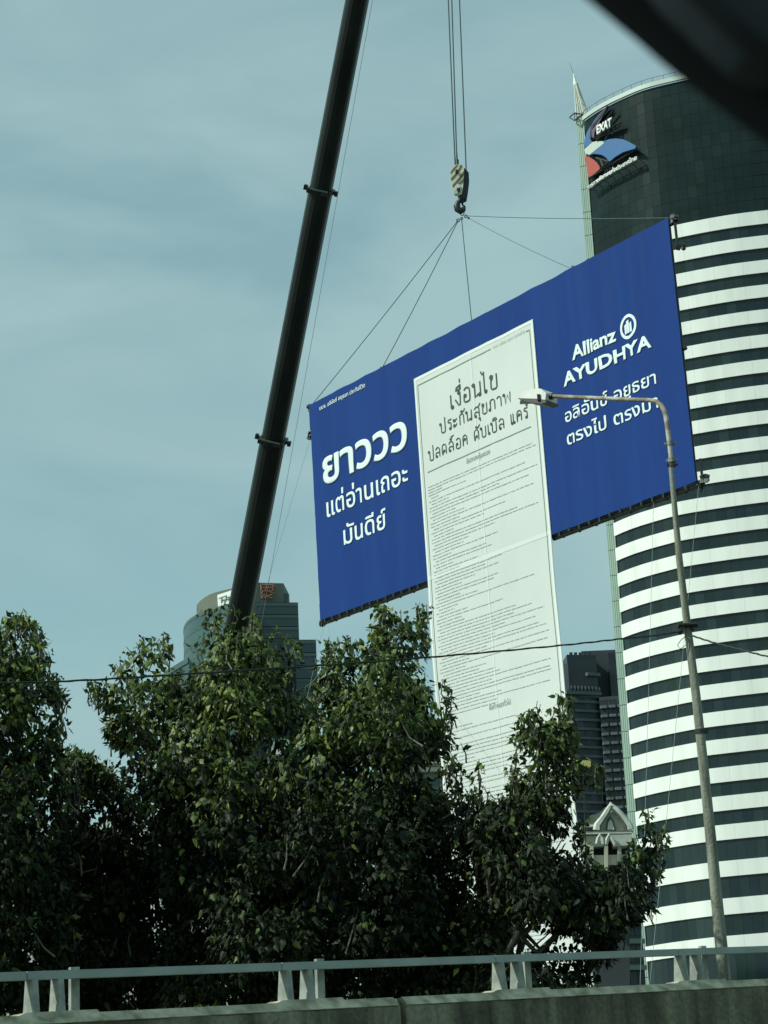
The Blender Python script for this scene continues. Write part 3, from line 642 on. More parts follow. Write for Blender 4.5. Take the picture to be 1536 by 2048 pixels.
m = MB(); m.tube([hp(740, 1120), hp(735, 1200), hp(745, 1260)], .03, 6); m.build('safety_latch', M['black'], hook_)
ringp = [hp(735 + 42 * math.cos(t), 1400 + 95 * math.sin(t)) for t in np.linspace(0, 2 * math.pi, 17)]
ms = tag(MB().tube(ringp, .016, 6).build('master_ring', M['ropelight']), 'pale oval sling ring hanging in the black crane hook', 'ring')
m = MB()
for (x, y, r_) in ((815, 1510, .035), (720, 1560, .03), (640, 1600, .04), (880, 1550, .02)): 
    m.tube([hp(x + r_ * 850 * math.cos(t), y + r_ * 850 * math.sin(t)) for t in np.linspace(0, 2 * math.pi, 11)], .016, 5)
sk = m.build('shackle', M['rope'], ms)

# ------------------------------------------------------------------ hanging billboard
BT = np.array([-2.08521229, 66., 17.76600309]); BA = np.array([9.69110932, -14.37334707, -.49629571]) / 17.342; BB = np.array([-.12063314, .0394487, 6.98699383]) / 6.988
BN = np.cross(BB, BA); BN /= np.linalg.norm(BN)
if BN @ (BT - EYE) > 0: BN = -BN
BW, BH = 17.342, 6.988
_wk = [(random.uniform(.5, 3.2), random.uniform(-.5, .5), random.uniform(0, 6.28), random.uniform(.2, 1)) for _ in range(10)]
CREASE = [(random.uniform(11.7, 17.2), random.uniform(.05, .10), random.uniform(.004, .011), random.uniform(-.06, .03)) for _ in range(13)] + [(random.uniform(.2, 5.6), random.uniform(.05, .10), random.uniform(.002, .006), random.uniform(-.05, .05)) for _ in range(6)] + [(random.uniform(6.2, 11.2), random.uniform(.06, .14), random.uniform(.002, .005), random.uniform(-.03, .03)) for _ in range(6)]
def bump_(u, v):
    h = 0
    for k, s_, ph, a_ in _wk: h += a_ * math.sin(u * k * 2.1 + v * s_ + ph)
    for uu in (4.08, 8.72, 13.38): h += 1.2 * math.exp(-((u - uu) / .35) ** 2) * math.exp(-(BH - v) * .35)
    right = 1 + max(0, (u - 11.6)) * .25; c = 0
    for u0, w_, a_, sl in CREASE: c += a_ * math.exp(-((u - u0 - sl * (v - 3.5)) / w_) ** 2)
    return .0045 * h * right + c + (.02 * math.sin(v * .9 + u * .6) * min(1, max(0, -v / 4)) if v < 0 else 0)
def BP(u, v, h=0.0): return BT + BA * u + BB * v + BN * (h + bump_(u, v))
bill = thing('hanging_billboard', 'huge blue billboard with white Thai lettering and a long white poster hanging from the crane', 'billboard', BT)
def sheet(name, u0, u1, v0, v1, nu, nv, lift, th, mt, edge=None):
    V = []; Fc = []
    for side_ in (0, 1):
        for j in range(nv + 1):
            for i in range(nu + 1):
                u = u0 + (u1 - u0) * i / nu; v = v0 + (v1 - v0) * j / nv
                if edge: u, v = edge(u, v)
                V.append(BP(u, v, lift - side_ * th))
    N = (nu + 1) * (nv + 1)
    for j in range(nv):
        for i in range(nu):
            a = j * (nu + 1) + i; Fc.append((a, a + 1, a + nu + 2, a + nu + 1)); Fc.append((N + a, N + a + nu + 1, N + a + nu + 2, N + a + 1))
    per = [i for i in range(nu + 1)] + [j * (nu + 1) + nu for j in range(1, nv + 1)] + [nv * (nu + 1) + i for i in range(nu - 1, -1, -1)] + [j * (nu + 1) for j in range(nv - 1, 0, -1)]
    for a, b in zip(per, per[1:] + per[:1]): Fc.append((a, N + a, N + b, b))
    return MB().add(V, Fc).build(name, mt, bill, smooth=True)
def edgef(u, v):                           # hems pulled in slightly between the ties
    e = .012 * abs(math.sin(u * 1.9)) + .006 * math.sin(u * 5.3)
    if v > BH - .4: v -= e * (v - BH + .4) / .4
    if v < .4: v += e * .7 * (.4 - v) / .4
    e2 = .012 * abs(math.sin(v * 2.3)) 
    if u < .4: u += e2 * (.4 - u) / .4
    if u > BW - .4: u -= e2 * (u - BW + .4) / .4
    return u, v
sheet('blue_fabric', 0.0, BW, 0.03, BH + .04, 330, 26, 0, .012, M['blue'], edgef)
PU0, PU1, PV1, PV0 = 5.82, 11.60, 6.14, -13.2
def edgep(u, v):
    t = (u - PU0) / (PU1 - PU0); return u + (.20 * min(0, v) / -12) * 0 + (.02 * math.sin(v * 1.1) if v < 0 else 0) + (max(0, -v - 4) * .022), v
poster = sheet('white_poster', PU0, PU1, PV0, PV1, 90, 80, .022, .010, M['white'], edgep)
def strip_uv(mb, u0, v0, u1, v1, wd, lift):
    n = max(2, int(math.hypot(u1 - u0, v1 - v0) / .25)); du, dv = u1 - u0, v1 - v0; l = math.hypot(du, dv); pu, pv = -dv / l * wd / 2, du / l * wd / 2
    A_, B_ = [], []
    for i in range(n + 1):
        t = i / n; u, v = edgep(u0 + du * t, v0 + dv * t); A_.append(BP(u + pu, v + pv, lift)); B_.append(BP(u - pu, v - pv, lift))
    mb.add(A_ + B_, [(i, i + 1, n + 2 + i, n + 1 + i) for i in range(n)])
m = MB(); 
for q in ((PU0 + .055, PV0 + .1, PU0 + .055, PV1 - .03, .09), (PU1 - .055, PV0 + .1, PU1 - .055, PV1 - .03, .09), (PU0 + .1, PV1 - .05, PU1 - .1, PV1 - .05, .09)): strip_uv(m, *q, .028)
m.build('poster_hem', M['whiteedge'], poster)
m = MB(); strip_uv(m, 8.66, PV0 + .1, 8.66, PV1 - .1, .07, .0275); m.build('poster_crease', M['crease'], poster)
m = MB(); strip_uv(m, PU0 + .1, .07, PU1 - .1, .10, .12, .0280); m.build('poster_crease', M['crease'], poster)
m = MB()
for q in ((6.0, 5.88, 9.62, 5.88), (11.25, 5.88, 11.42, 5.88)): strip_uv(m, *q, .028, .034)
strip_uv(m, 6.0, 5.88, 6.0, PV0 + .6, .020, .034); strip_uv(m, 11.42, 5.88, 11.42, PV0 + .6, .020, .034)
strip_uv(m, 6.18, 3.17, 11.12, 3.18, .026, .034); m.build('ruled_border', M['inksub'], poster)
# fine print
def print_line(mb, u0, v0, u1, v1, wd, lift):
    u = u0
    while u < u1:
        l_ = random.uniform(.06, .34); e = min(u + l_, u1); strip_uv(mb, u, v0 + (v1 - v0) * (u - u0) / (u1 - u0 + 1e-6), e, v0, wd * random.uniform(.8, 1.25), lift); u = e + random.uniform(.02, .05)
m = MB(); v = 2.72; lens = [.97, 1.0, -.14, .36, .10, .90, .20, 1.0, .66, .92, .25, .33, .96, .28, .70, .50, .22, .80, .98, .60, .35, .30, .62, .18, .50, .55, .20, .42, .25, .64, .48, .60, .38, .26, .60, .55, -.24, .40, .90, .22, .18, .30, .62, .24,
                                  -.26, .72, .86, .70, .96, .62, .88, .52, .90, .96, .44, .98, .28, .96, .24, .42, .36, .50, .54, .97, .46, .96, .97, .35, .54]
for i, L_ in enumerate(lens + [0] * 0):
    ind = .12 if (i % 5 in (1, 4) and i > 2) else 0.0
    if L_: print_line(m, 6.15 + ind, v, 6.15 + abs(L_) * 5.1, v + random.uniform(-.004, .004), .034 if L_ < 0 else .022, .034)
    v -= .0945 if i > 2 else .085
v2 = v
while v2 > -4.0:
    L_ = random.choice([.97, .97, .95, .28, .6, .5, .42, .7, .2]); print_line(m, 6.2, v2, 6.2 + L_ * 4.95, v2, .022, .034); v2 -= .10
v2 = -4.35
while v2 > -11.3:
    L_ = random.choice([.9, .96, .25, .8, .72, .7, .66, .95, .3, .55]); print_line(m, 6.25, v2, 6.25 + L_ * 4.85, v2, .022, .034); v2 -= .105 if random.random() < .85 else .2
m.build('fine_print', M['inkgrey'], poster, kind='stuff')
mapB = lambda u, v, h: BP(u, v, h)
mapP = lambda u, v, h: BP(*edgep(u, v), h)
put_text('ยาววว', mapB, .60, 5.30, 4.22, .86, M['print'], 'headline_lettering', bill, .034, lift=.012)
put_text('แต่อ่านเถอะ', mapB, .70, 5.18, 3.15, .48, M['print'], 'headline_lettering', bill, .016, lift=.012)
put_text('มันดีย์', mapB, 1.6, 3.92, 2.06, .46, M['print'], 'headline_lettering', bill, .016, lift=.012)
put_text('บมจ. อลิอันซ์ อยุธยา ประกันชีวิต', mapB, .62, 3.25, 6.66, .105, M['print'], 'small_lettering', bill, .018, lift=.012)
put_text('Allianz', mapB, 13.10, 14.92, 4.47, .38, M['print'], 'name_lettering', bill, .042, 'A', lift=.012)
put_text('AYUDHYA', mapB, 12.60, 16.27, 3.88, .36, M['print'], 'name_lettering', bill, .045, 'A', lift=.012)
put_text('อลิอันซ์ อยุธยา', mapB, 12.56, 16.29, 2.88, .28, M['print'], 'slogan_lettering', bill, .016, lift=.012)
put_text('ตรงไป ตรงมา', mapB, 12.56, 16.28, 2.25, .28, M['print'], 'slogan_lettering', bill, .016, lift=.012)
put_text('บมจ. อลิอันซ์ อยุธยา ประกันชีวิต', mapP, 9.74, 11.2, 5.86, .07, M['inkgrey'], 'small_lettering', poster, .0, lift=.034)
put_text('ข้อตกลงคุ้มครอง', mapP, 8.10, 9.23, 2.92, .115, M['inksub'], 'subheading_lettering', poster, .0, lift=.034)
put_text('ข้อกำหนดทั่วไป', mapP, 8.29, 9.29, -4.14, .115, M['inksub'], 'subheading_lettering', poster, .0, lift=.034)
# round emblem: ring with three columns, the middle one taller
m = MB(); cu, cv, R1, R0_ = 15.43, 4.68, .34, .255; n = 40
va = []; 
for k in range(n):
    t = 2 * math.pi * k / n; va += [BP(cu + R1 * math.cos(t), cv + R1 * .97 * math.sin(t), .016), BP(cu + R0_ * math.cos(t), cv + R0_ * .97 * math.sin(t), .016)]
m.add(va, [(2 * k, 2 * ((k + 1) % n), 2 * ((k + 1) % n) + 1, 2 * k + 1) for k in range(n)])
for u0, u1, t_ in ((-.155, -.065, .10), (-.045, .045, .185), (.065, .155, .10)):
    q = [(u0, -.17), (u1, -.17), (u1, t_), (u0 - (.02 if u0 > -.1 and u0 < 0 else 0), t_ - .03)]; m.add([BP(cu + a, cv + b, .016) for a, b in q], [(0, 1, 2, 3)])
m.build('round_emblem', M['print'], bill)
# looped heading script, drawn as strokes
def arc(cx, cy, rx, ry, a0, a1, n=8): return [(cx + rx * math.cos(math.radians(a0 + (a1 - a0) * i / n)), cy + ry * math.sin(math.radians(a0 + (a1 - a0) * i / n))) for i in range(n + 1)]
def lp(cx, cy, r=.085): return arc(cx, cy, r, r * 1.05, 0, 360, 10)
G = {
 'เ': (.26, [lp(.17, .09), [(.085, .09), (.085, 1.0)]]),
 'แ': (.48, [lp(.15, .09), [(.065, .09), (.065, 1.0)], lp(.38, .09), [(.295, .09), (.295, 1.0)]]),
 'ง': (.52, [lp(.36, .9), [(.445, .92), (.45, .6), (.42, .02), (.30, .05), (.06, .52)]]),
 'อ': (.66, [lp(.22, .47), [(.135, .47), (.12, .12), (.2, .02), (.45, .0), (.55, .06), (.58, .25), (.58, .72)] + arc(.35, .72, .23, .27, 0, 150)]),
 'น': (.72, [lp(.12, .9), [(.205, .9), (.205, .0), (.36, .12), (.48, .16)], lp(.555, .1), [(.62, 1.0), (.62, .12)]]),
 'ไ': (.34, [lp(.2, .09), [(.115, .09), (.115, 1.25), (.14, 1.5), (.0, 1.35), (-.10, 1.62)]]),
 'ข': (.68, [lp(.21, .80, .065), [(.145, .80), (.12, .92), (.2, 1.0), (.31, .93), (.29, .78), (.19, .62), (.17, .5), (.17, .1), (.26, .0), (.5, .0), (.58, .1), (.58, 1.0)]]),
 'ป': (.68, [lp(.1, .9), [(.185, .9), (.185, .1), (.27, .0), (.5, .0), (.58, .1), (.58, 1.45)]]),
 'บ': (.68, [lp(.1, .9), [(.185, .9), (.185, .1), (.27, .0), (.5, .0), (.58, .1), (.58, 1.0)]]),
 'ร': (.50, [lp(.3, .09), [(.385, .09), (.385, .55), (.34, .66), (.12, .72), (.1, .85), (.2, .98), (.33, .93), (.46, 1.0)]]),
 'ะ': (.46, [lp(.1, .72, .07), [(.03, .72), (.03, .58), (.2, .6), (.38, .82)], lp(.1, .22, .07), [(.03, .22), (.03, .08), (.2, .1), (.38, .32)]]),
 'ก': (.62, [[(.13, .0), (.13, .62), (.2, .70), (.08, .78)] + arc(.32, .72, .22, .28, 160, 0) + [(.54, .0)]]),
 'ส': (.66, [lp(.2, .12), [(.12, .1), (.1, .38), (.2, .5), (.4, .48), (.52, .36)], arc(.33, .7, .23, .28, 165, 0) + [(.56, .0)], [(.48, .9), (.72, 1.22)]]),
 'ล': (.66, [lp(.2, .12), [(.12, .1), (.1, .38), (.2, .5), (.4, .48), (.52, .36)], arc(.33, .7, .23, .28, 165, 0) + [(.56, .0)]]),
 'ภ': (.68, [lp(.1, .1), [(.185, .1), (.185, .62), (.25, .70), (.12, .78)] + arc(.38, .72, .22, .28, 160, 0) + [(.60, .0)]]),
 'า': (.50, [arc(.22, .76, .19, .23, 160, 0) + [(.41, .0)]]),
 'พ': (.82, [lp(.1, .9), [(.185, .9), (.22, .0), (.44, .8), (.66, .0), (.70, 1.0)]]),
 'ด': (.66, [[(.14, .0), (.10, .4), (.12, .7)] + arc(.34, .72, .22, .28, 180, 0) + [(.56, .0)], lp(.33, .34), [(.26, .28), (.14, .0)]]),
 'ค': (.66, [[(.12, .0), (.12, .7)] + arc(.34, .72, .22, .28, 180, 0) + [(.56, .0)], lp(.34, .60), [(.26, .60), (.16, .42), (.12, .1)]]),
 ' ': (.42, [])}
MK = {'ื': [[(-.52, 1.13), (-.45, 1.28), (-.3, 1.36), (-.14, 1.28), (-.1, 1.13), (-.52, 1.13)], [(-.12, 1.13), (-.12, 1.46)], [(-.22, 1.25), (-.22, 1.46)]],
      'ิ': [[(-.56, 1.13), (-.47, 1.28), (-.3, 1.36), (-.14, 1.28), (-.08, 1.13), (-.56, 1.13)]],
      '่': [[(-.14, 1.58), (-.14, 1.86)]], 'ั': [lp(-.38, 1.24, .07), [(-.45, 1.2), (-.3, 1.12), (-.12, 1.22), (-.02, 1.42)]],
      'ุ': [lp(-.2, -.2, .07), [(-.13, -.2), (-.13, -.5)]], '็': [[(-.5, 1.14), (-.5, 1.28), (-.3, 1.22), (-.28, 1.34), (-.42, 1.42), (-.2, 1.44), (-.08, 1.52)], lp(-.4, 1.16, .05)],
      '์': [lp(-.2, 1.22, .07), [(-.27, 1.26), (-.2, 1.38), (-.02, 1.55)]]}
def script(text, u0, u1, base, xh, sw, name):
    x = 0; strokes = []
    for ch in text:
        if ch in MK: strokes += [[(x + a, b) for a, b in q] for q in MK[ch]]; continue
        wd, qs = G[ch]; strokes += [[(x + a, b) for a, b in q] for q in qs]; x += wd + .10
    kx = (u1 - u0) / x; m = MB()
    for q in strokes:
        P_ = [np.array([u0 + a * kx, base + b * xh]) for a, b in q]; A_, B_ = [], []
        closed = np.linalg.norm(P_[0] - P_[-1]) < 1e-6
        for i, p in enumerate(P_):
            t = P_[(i + 1) if i + 1 < len(P_) else (1 if closed else i)] - P_[(i - 1) if i else (len(P_) - 2 if closed else 0)]
            t = t / (np.linalg.norm(t) + 1e-9); pe = np.array([-t[1], t[0]]) * sw / 2
            A_.append(mapP(*(p + pe), .035)); B_.append(mapP(*(p - pe), .035))
        n = len(P_); m.add(A_ + B_, [(i, i + 1, n + 1 + i, n + i) for i in range(n - 1)])
    return m.build(name, M['ink'], poster)
script('เงื่อนไข', 7.52, 9.90, 4.70, .42, .052, 'script_heading')
script('ประกันสุขภาพ', 6.95, 10.42, 4.12, .305, .038, 'script_heading')
script('ปลดล็อค ดับเบิล แคร์', 6.28, 11.10, 3.47, .30, .036, 'script_heading')
# steel frame behind the fabric
def FP(u, v, h): return BT + BA * u + BB * v + BN * h
def bar(u0, v0, u1, v1, h0, h1, r, name='frame_tube'): return MB().tube([FP(u0, v0, h0), FP(u1, v1, h1)], r, 6).build(name, M['black'], bill)
for v_ in (.02, BH - .14, BH / 2): bar(-.05, v_, BW + .05, v_, -.08, -.08, .05)
bar(-.05, -.05, 5.85, -.05, -.12, -.12, .055); bar(11.5, -.05, BW + .1, -.05, -.12, -.12, .055)
for u_ in (.04, 4.08, 8.7, 13.38, BW - .07): bar(u_, .0, u_, BH - .1, -.07, -.07, .035)
for u_ in (-.14, BW + .09):
    bar(u_, BH - .75, u_, BH - .02, -.12, -.12, .035); bar(u_, .02, u_, .60, -.12, -.12, .035)
m = MB(); k = 0.0
while k < BW:
    if k < 5.6 or k > 11.7: m.tube([FP(k, -.10, -.14), FP(min(k + .35, BW), .04, -.08)], .03, 4); m.tube([FP(k + .35, .04, -.08), FP(min(k + .7, BW), -.10, -.14)], .03, 4)
    k += .7
m.build('frame_lacing', M['black'], bill)
m = MB(); 
for u_ in list(np.arange(.25, 5.6, .42)) + list(np.arange(11.9, BW, .42)):
    m.box(FP(u_, .0, .01) + np.array([0, 0, random.uniform(-.04, .02)]), (.035, .03, .12)); 
m.build('lashing', M['rope'], bill, kind='stuff')
m = MB()
for (u_, v_) in ((-.12, BH - .05), (-.16, BH - .9), (BW + .12, BH - .02), (BW + .22, BH - .85), (BW + .2, .02), (BW + .05, -.1), (0, -.05), (-.05, .0)):
    for _ in range(6): q = FP(u_ + random.uniform(-.1, .1), v_ + random.uniform(-.1, .1), -.1); m.box(q, (random.uniform(.05, .14), .1, random.uniform(.04, .12)), np.linalg.qr(RNG.normal(size=(3, 3)))[0])
m.build('corner_clamp', M['black'], bill, kind='stuff')
m = MB()
for (u_, v_) in ((BW + .1, BH + .02), (BW + .14, .0), (BW + .3, -.02), (4.08, BH + .02), (13.38, BH + .05)): m.box(FP(u_, v_, -.05), (.09, .08, .09))
m.build('sling_eye', M['ropelight'], bill)
# slings
apex = hp(735, 1510); 
for (hx, hy, (u_, v_), r_, lab) in ((640, 1600, (.05, BH), .012, 'steel sling to the far left top corner of the blue billboard'),
                                  (640, 1610, (4.08, BH), .012, 'second steel sling from the left on the billboard top edge'),
                                  (718, 1560, (8.74, BH), .013, 'steel sling dropping to the middle of the billboard top edge'),
                                  (885, 1555, (13.38, BH), .008, 'faint sling slanting right to the billboard edge before the tower'),
                                  (860, 1500, (BW + .08, BH), .010, 'nearly level sling to the right top corner of the billboard')):
    px_rope('sling', hp(hx, hy), FP(u_, v_, -.05), r_, M['rope'], lab, 'sling', 'slings holding the billboard', .05, 8)
for a, b, lab in ((FP(-.1, BH - .9, -.1), at(520, 1215, 79), 'thin tag line from the left billboard corner down past the crane boom'),
                  (FP(.05, -.05, -.1), at(628, 1330, 62), 'left one of two tag lines under the lower left billboard corner'),
                  (FP(.25, -.05, -.1), at(664, 1330, 60), 'right one of two tag lines under the lower left billboard corner'),
                  (FP(2.6, -.05, -.1), at(745, 1300, 58), 'short tag line under the left blue wing of the billboard'),
                  (FP(15.6, -.05, -.1), at(1285, 1760, 44), 'left pale tag line crossing the striped tower front'),
                  (FP(17.3, -.05, -.1), at(1318, 1760, 42), 'right pale tag line crossing the striped tower front')):
    d_ = b - a; e = a + d_ * ((a[2] - .3) / (a[2] - b[2])) if b[2] < a[2] else b
    px_rope('tag_line', a, e, .0040, M['ropelight'], lab, 'rope', 'tag lines under the billboard', .15, 10)

# ------------------------------------------------------------------ barrier and railing
DA, DB = dep(0, 2036, 17.8), dep(1536, 1959, 24.05)
E1 = DB - DA; BL = np.linalg.norm(E1); E1 = E1 / BL; EN = np.cross(E1, [0, 0, 1.]); EN /= np.linalg.norm(EN)
if EN @ (DA - EYE) > 0: EN = -EN
EZ = np.cross(EN, E1); EZ = EZ if EZ[2] > 0 else -EZ; VZ = np.array([0, 0, 1.])
def along_px(px, line=DA):                 # parameter on the barrier top under photo column px
    lo, hi = -30., 30.
    for _ in range(50):
        m = (lo + hi) / 2; p = DA + E1 * m - EYE; x = 768 + FPX * (p @ RT) / (p @ FW)
        if x < px: lo = m
        else: hi = m
    return m
def barrier(t0, t1, label, cat):
    th = thing('concrete_barrier', label, cat, DA + E1 * ((t0 + t1) / 2) - VZ * 1.0)
    prof = [(0.16, -3.2), (0.16, -1.05), (.06, -.85), (0.03, -.075), (-.055, 0.0), (-.30, 0.0), (-.30, -3.2)]
    n = len(prof); k = max(2, int((t1 - t0) / .25)); m = MB(); vs = []
    for i in range(k + 1):
        t = t0 + (t1 - t0) * i / k; e = 0.006 * math.sin(t * 7.3) + .004 * math.sin(t * 19)
        for j, (a, b) in enumerate(prof):
            q = DA + E1 * t + EN * (a + (e if j in (3, 4) else 0)) + VZ * (b + (e * .8 if j in (3, 4) else 0)); vs.append(q if b > -3 else np.array([q[0], q[1], -.2]))
    fs = [(i * n + j, (i + 1) * n + j, (i + 1) * n + (j + 1) % n, i * n + (j + 1) % n) for i in range(k) for j in range(n)]
    fs = [f_[::-1] for f_ in fs] + [tuple(range(n)), tuple(range(k * n, k * n + n))[::-1]]
    m.add(vs, fs); o = m.build('wall_body', M['concrete'], th)
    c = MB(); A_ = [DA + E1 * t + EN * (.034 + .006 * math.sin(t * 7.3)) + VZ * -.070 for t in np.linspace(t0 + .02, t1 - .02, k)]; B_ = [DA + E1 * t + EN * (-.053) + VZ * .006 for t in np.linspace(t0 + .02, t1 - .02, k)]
    c.strip(A_, B_, [VZ * .006 + EN * .006] * k).build('worn_skylit_edge', M['concrete_light'], th)  # worn chamfer; the sky light on it is put into the pale colour
    for lt in (-.24,):
        c = MB(); c.strip([DA + E1 * t + EN * .045 + VZ * (lt - .008) for t in np.linspace(t0 + .5, t1 - .4, 8)], [DA + E1 * t + EN * .045 + VZ * lt for t in np.linspace(t0 + .5, t1 - .4, 8)], [EN * .006] * 8); 
    return th
tj = along_px(801)
barrier(-26, tj - .03, 'stained concrete parapet segment left of the joint under the railing', 'barrier')
barrier(tj + .03, 26, 'stained concrete parapet segment right of the joint beneath the lamp post', 'barrier')
rail = thing('guard_railing', 'pale green metal railing on clustered posts along the concrete parapet', 'railing', DA + E1 * 4)
OFF = -.17
starts = [along_px(75), along_px(592), along_px(1022), along_px(1382)]; step = (starts[3] - starts[0]) / 3
grp = [starts[0] + step * k for k in range(-3, 7)]
RH = .335
def rb(t, o, z): return DA + E1 * t + EN * o + VZ * z
bpl = [g_ - .02 for g_ in grp]
for a_, b_ in zip(bpl[:-1], bpl[1:]):
    m = MB(); q = [rb(a_ + .005, OFF + .045, RH - .034), rb(a_ + .005, OFF - .045, RH - .034), rb(a_ + .005, OFF - .045, RH + .034), rb(a_ + .005, OFF + .045, RH + .034)]
    q2 = [p + E1 * (b_ - a_ - .01) for p in q]; m.hexa(q + q2); m.build('rail_beam', M['rail'], rail)
def tap(t, w0, w1, d0, d1, z0, z1, o=OFF, name='tapered_post'):
    q = [rb(t + a * w0 / 2, o + b * d0 / 2, z0) for a, b in ((-1, 1), (1, 1), (1, -1), (-1, -1))]; q2 = [rb(t + a * w1 / 2, o + b * d1 / 2, z1) for a, b in ((-1, 1), (1, 1), (1, -1), (-1, -1))]
    return MB().hexa(q + q2).build(name, M['post'], rail)
for g_ in grp:
    tap(g_ + .05, .060, .052, .165, .115, .03, RH - .035); tap(g_ + .30, .060, .052, .165, .115, .03, RH - .035)
    tap(g_ + .52, .085, .085, .04, .04, .03, RH + .065, OFF - .085, 'straight_post')
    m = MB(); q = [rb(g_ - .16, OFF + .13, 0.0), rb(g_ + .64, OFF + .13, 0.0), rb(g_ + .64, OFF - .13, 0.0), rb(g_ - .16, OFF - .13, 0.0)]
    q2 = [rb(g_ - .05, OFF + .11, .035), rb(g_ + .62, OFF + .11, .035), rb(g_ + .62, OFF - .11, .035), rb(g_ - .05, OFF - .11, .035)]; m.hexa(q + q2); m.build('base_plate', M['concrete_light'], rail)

# ------------------------------------------------------------------ street lamp and cables
YL = 31.0
lampb = at(1470, 2060, YL)
lamp = thing('street_lamp', 'weathered grey street lamp post with a bent rusty arm before the striped tower', 'street lamp', (lampb[0], lampb[1], 0))
axis = [(1342, 935), (1348, 1000), (1359, 1120), (1374.5, 1250), (1392, 1390), (1408, 1540), (1423, 1690), (1438.5, 1850), (1448.5, 1950), (1466, 2130)]
wid = [9.5, 11, 13.5, 15.5, 18, 20, 22, 24.5, 26, 28]
pts = [at(x, y, YL) for x, y in axis]; rd = [w_ / 2 * (p - EYE) @ FW / FPX for w_, p in zip(wid, pts)]
e_ = pts[-1] + (pts[-1] - pts[-2]) * ((pts[-1][2]) / (pts[-2][2] - pts[-1][2])); pts.append(e_); rd.append(rd[-1] * 1.1)
MB().tube(pts, rd, 20).build('pole', M['galv'], lamp, smooth=True)
arm = [(1106, 792.5), (1140, 794), (1200, 796.5), (1260, 799), (1300, 800.5), (1313, 803), (1323, 811), (1330, 825), (1334, 845), (1338, 880), (1341.5, 910), (1343.5, 942)]
aw = [8.4, 8.4, 8.6, 8.8, 9, 9.2, 9.8, 10, 10, 9.6, 9.2, 9.2]
YA = lambda x: YL + max(0, (1334 - x)) * .0052
pa = [at(x, y, YA(x)) for x, y in arm]; MB().tube(pa, [w_ / 2 * (p - EYE) @ FW / FPX for w_, p in zip(aw, pa)], 12).build('arm', M['rust'], lamp, smooth=True)
for (x, y, r_) in ((1340, 887, .045), (1343.5, 921, .055), (1344.5, 930, .05)):
    p = at(x, y, YL); q = MB(); q.tube([p - [0, 0, .03], p + [0, 0, .03]], r_ * 1.05, 12); q.box(p, (.17, .03, .03)); q.build('clamp', M['black'] if y > 925 else M['galv'], lamp)
p = at(1400.5, 1463, YL); MB().tube([p - [0, 0, .03], p + [0, 0, .03]], .083, 14).build('strap', M['black'], lamp)
MB().box(p + [.085, 0, 0], (.05, .06, .06)).build('strap_buckle', M['black'], lamp)
def lh(x, y, Y=YL): q_ = 1020 + x / 4.042; return at(q_, 740 + y / 4.042, Y + (1334 - q_) * .0052)
def loft(name, top, bot, y0, y1, mt):
    F = [lh(x, y, y0) for x, y in top + bot[::-1]]; Bk = [lh(x, y, y1) for x, y in top + bot[::-1]]; n = len(F)
    return MB().add(F + Bk, [tuple(range(n)), tuple(range(n, 2 * n))[::-1]] + [(i, n + i, n + (i + 1) % n, (i + 1) % n) for i in range(n)]).build(name, mt, lamp)
hd = MB()
ring_t = [[(62, 222), (110, 165), (180, 150), (248, 148), (268, 165), (262, 232), (200, 233), (80, 233)],
          [(75, 222), (120, 158), (190, 142), (262, 141), (330, 158), (372, 188), (372, 240), (90, 232)]]
F = [lh(x, y, YL - .17) for x, y in ring_t[0]]; B_ = [lh(x, y, YL + .17) for x, y in ring_t[0]]
top = [(62, 226), (85, 190), (112, 163), (165, 150), (250, 148)]
prof_f = [lh(*q, YL - .16) for q in [(62, 228), (85, 192), (112, 165), (165, 152), (248, 150), (290, 185), (285, 240), (215, 232)]]
prof_b = [p + np.array([.20, .30, .03]) for p in prof_f]
n = 8; hd.add(prof_f + prof_b, [tuple(range(n)), tuple(range(n, 2 * n))[::-1]] + [(i, n + i, n + (i + 1) % n, (i + 1) % n) for i in range(n)])
head = hd.build('lamp_head', M['lampwhite'], lamp)
ud = MB(); u_f = [lh(*q, YL - .165) for q in [(58, 231), (215, 234), (290, 242), (292, 262), (250, 272), (170, 262), (100, 246)]]
u_b = [p + np.array([.21, .31, .03]) for p in u_f]; n = 7
ud.add(u_f + u_b, [tuple(range(n)), tuple(range(n, 2 * n))[::-1]] + [(i, n + i, n + (i + 1) % n, (i + 1) % n) for i in range(n)]); ud.build('lamp_underside', M['lampdark'], head)
MB().box(lh(175, 256, YL - .02) - [0, 0, .0], (.36, .14, .02)).build('lens', mat('lamp_lens', (.10, .14, .13), .2), head)
MB().box(lh(232, 222, YL - .18), (.045, .03, .10)).build('latch', M['lampdark'], head)
MB().tube([lh(290, 215), lh(345, 213)], .05, 10).build('socket', M['lampdark'], lamp)
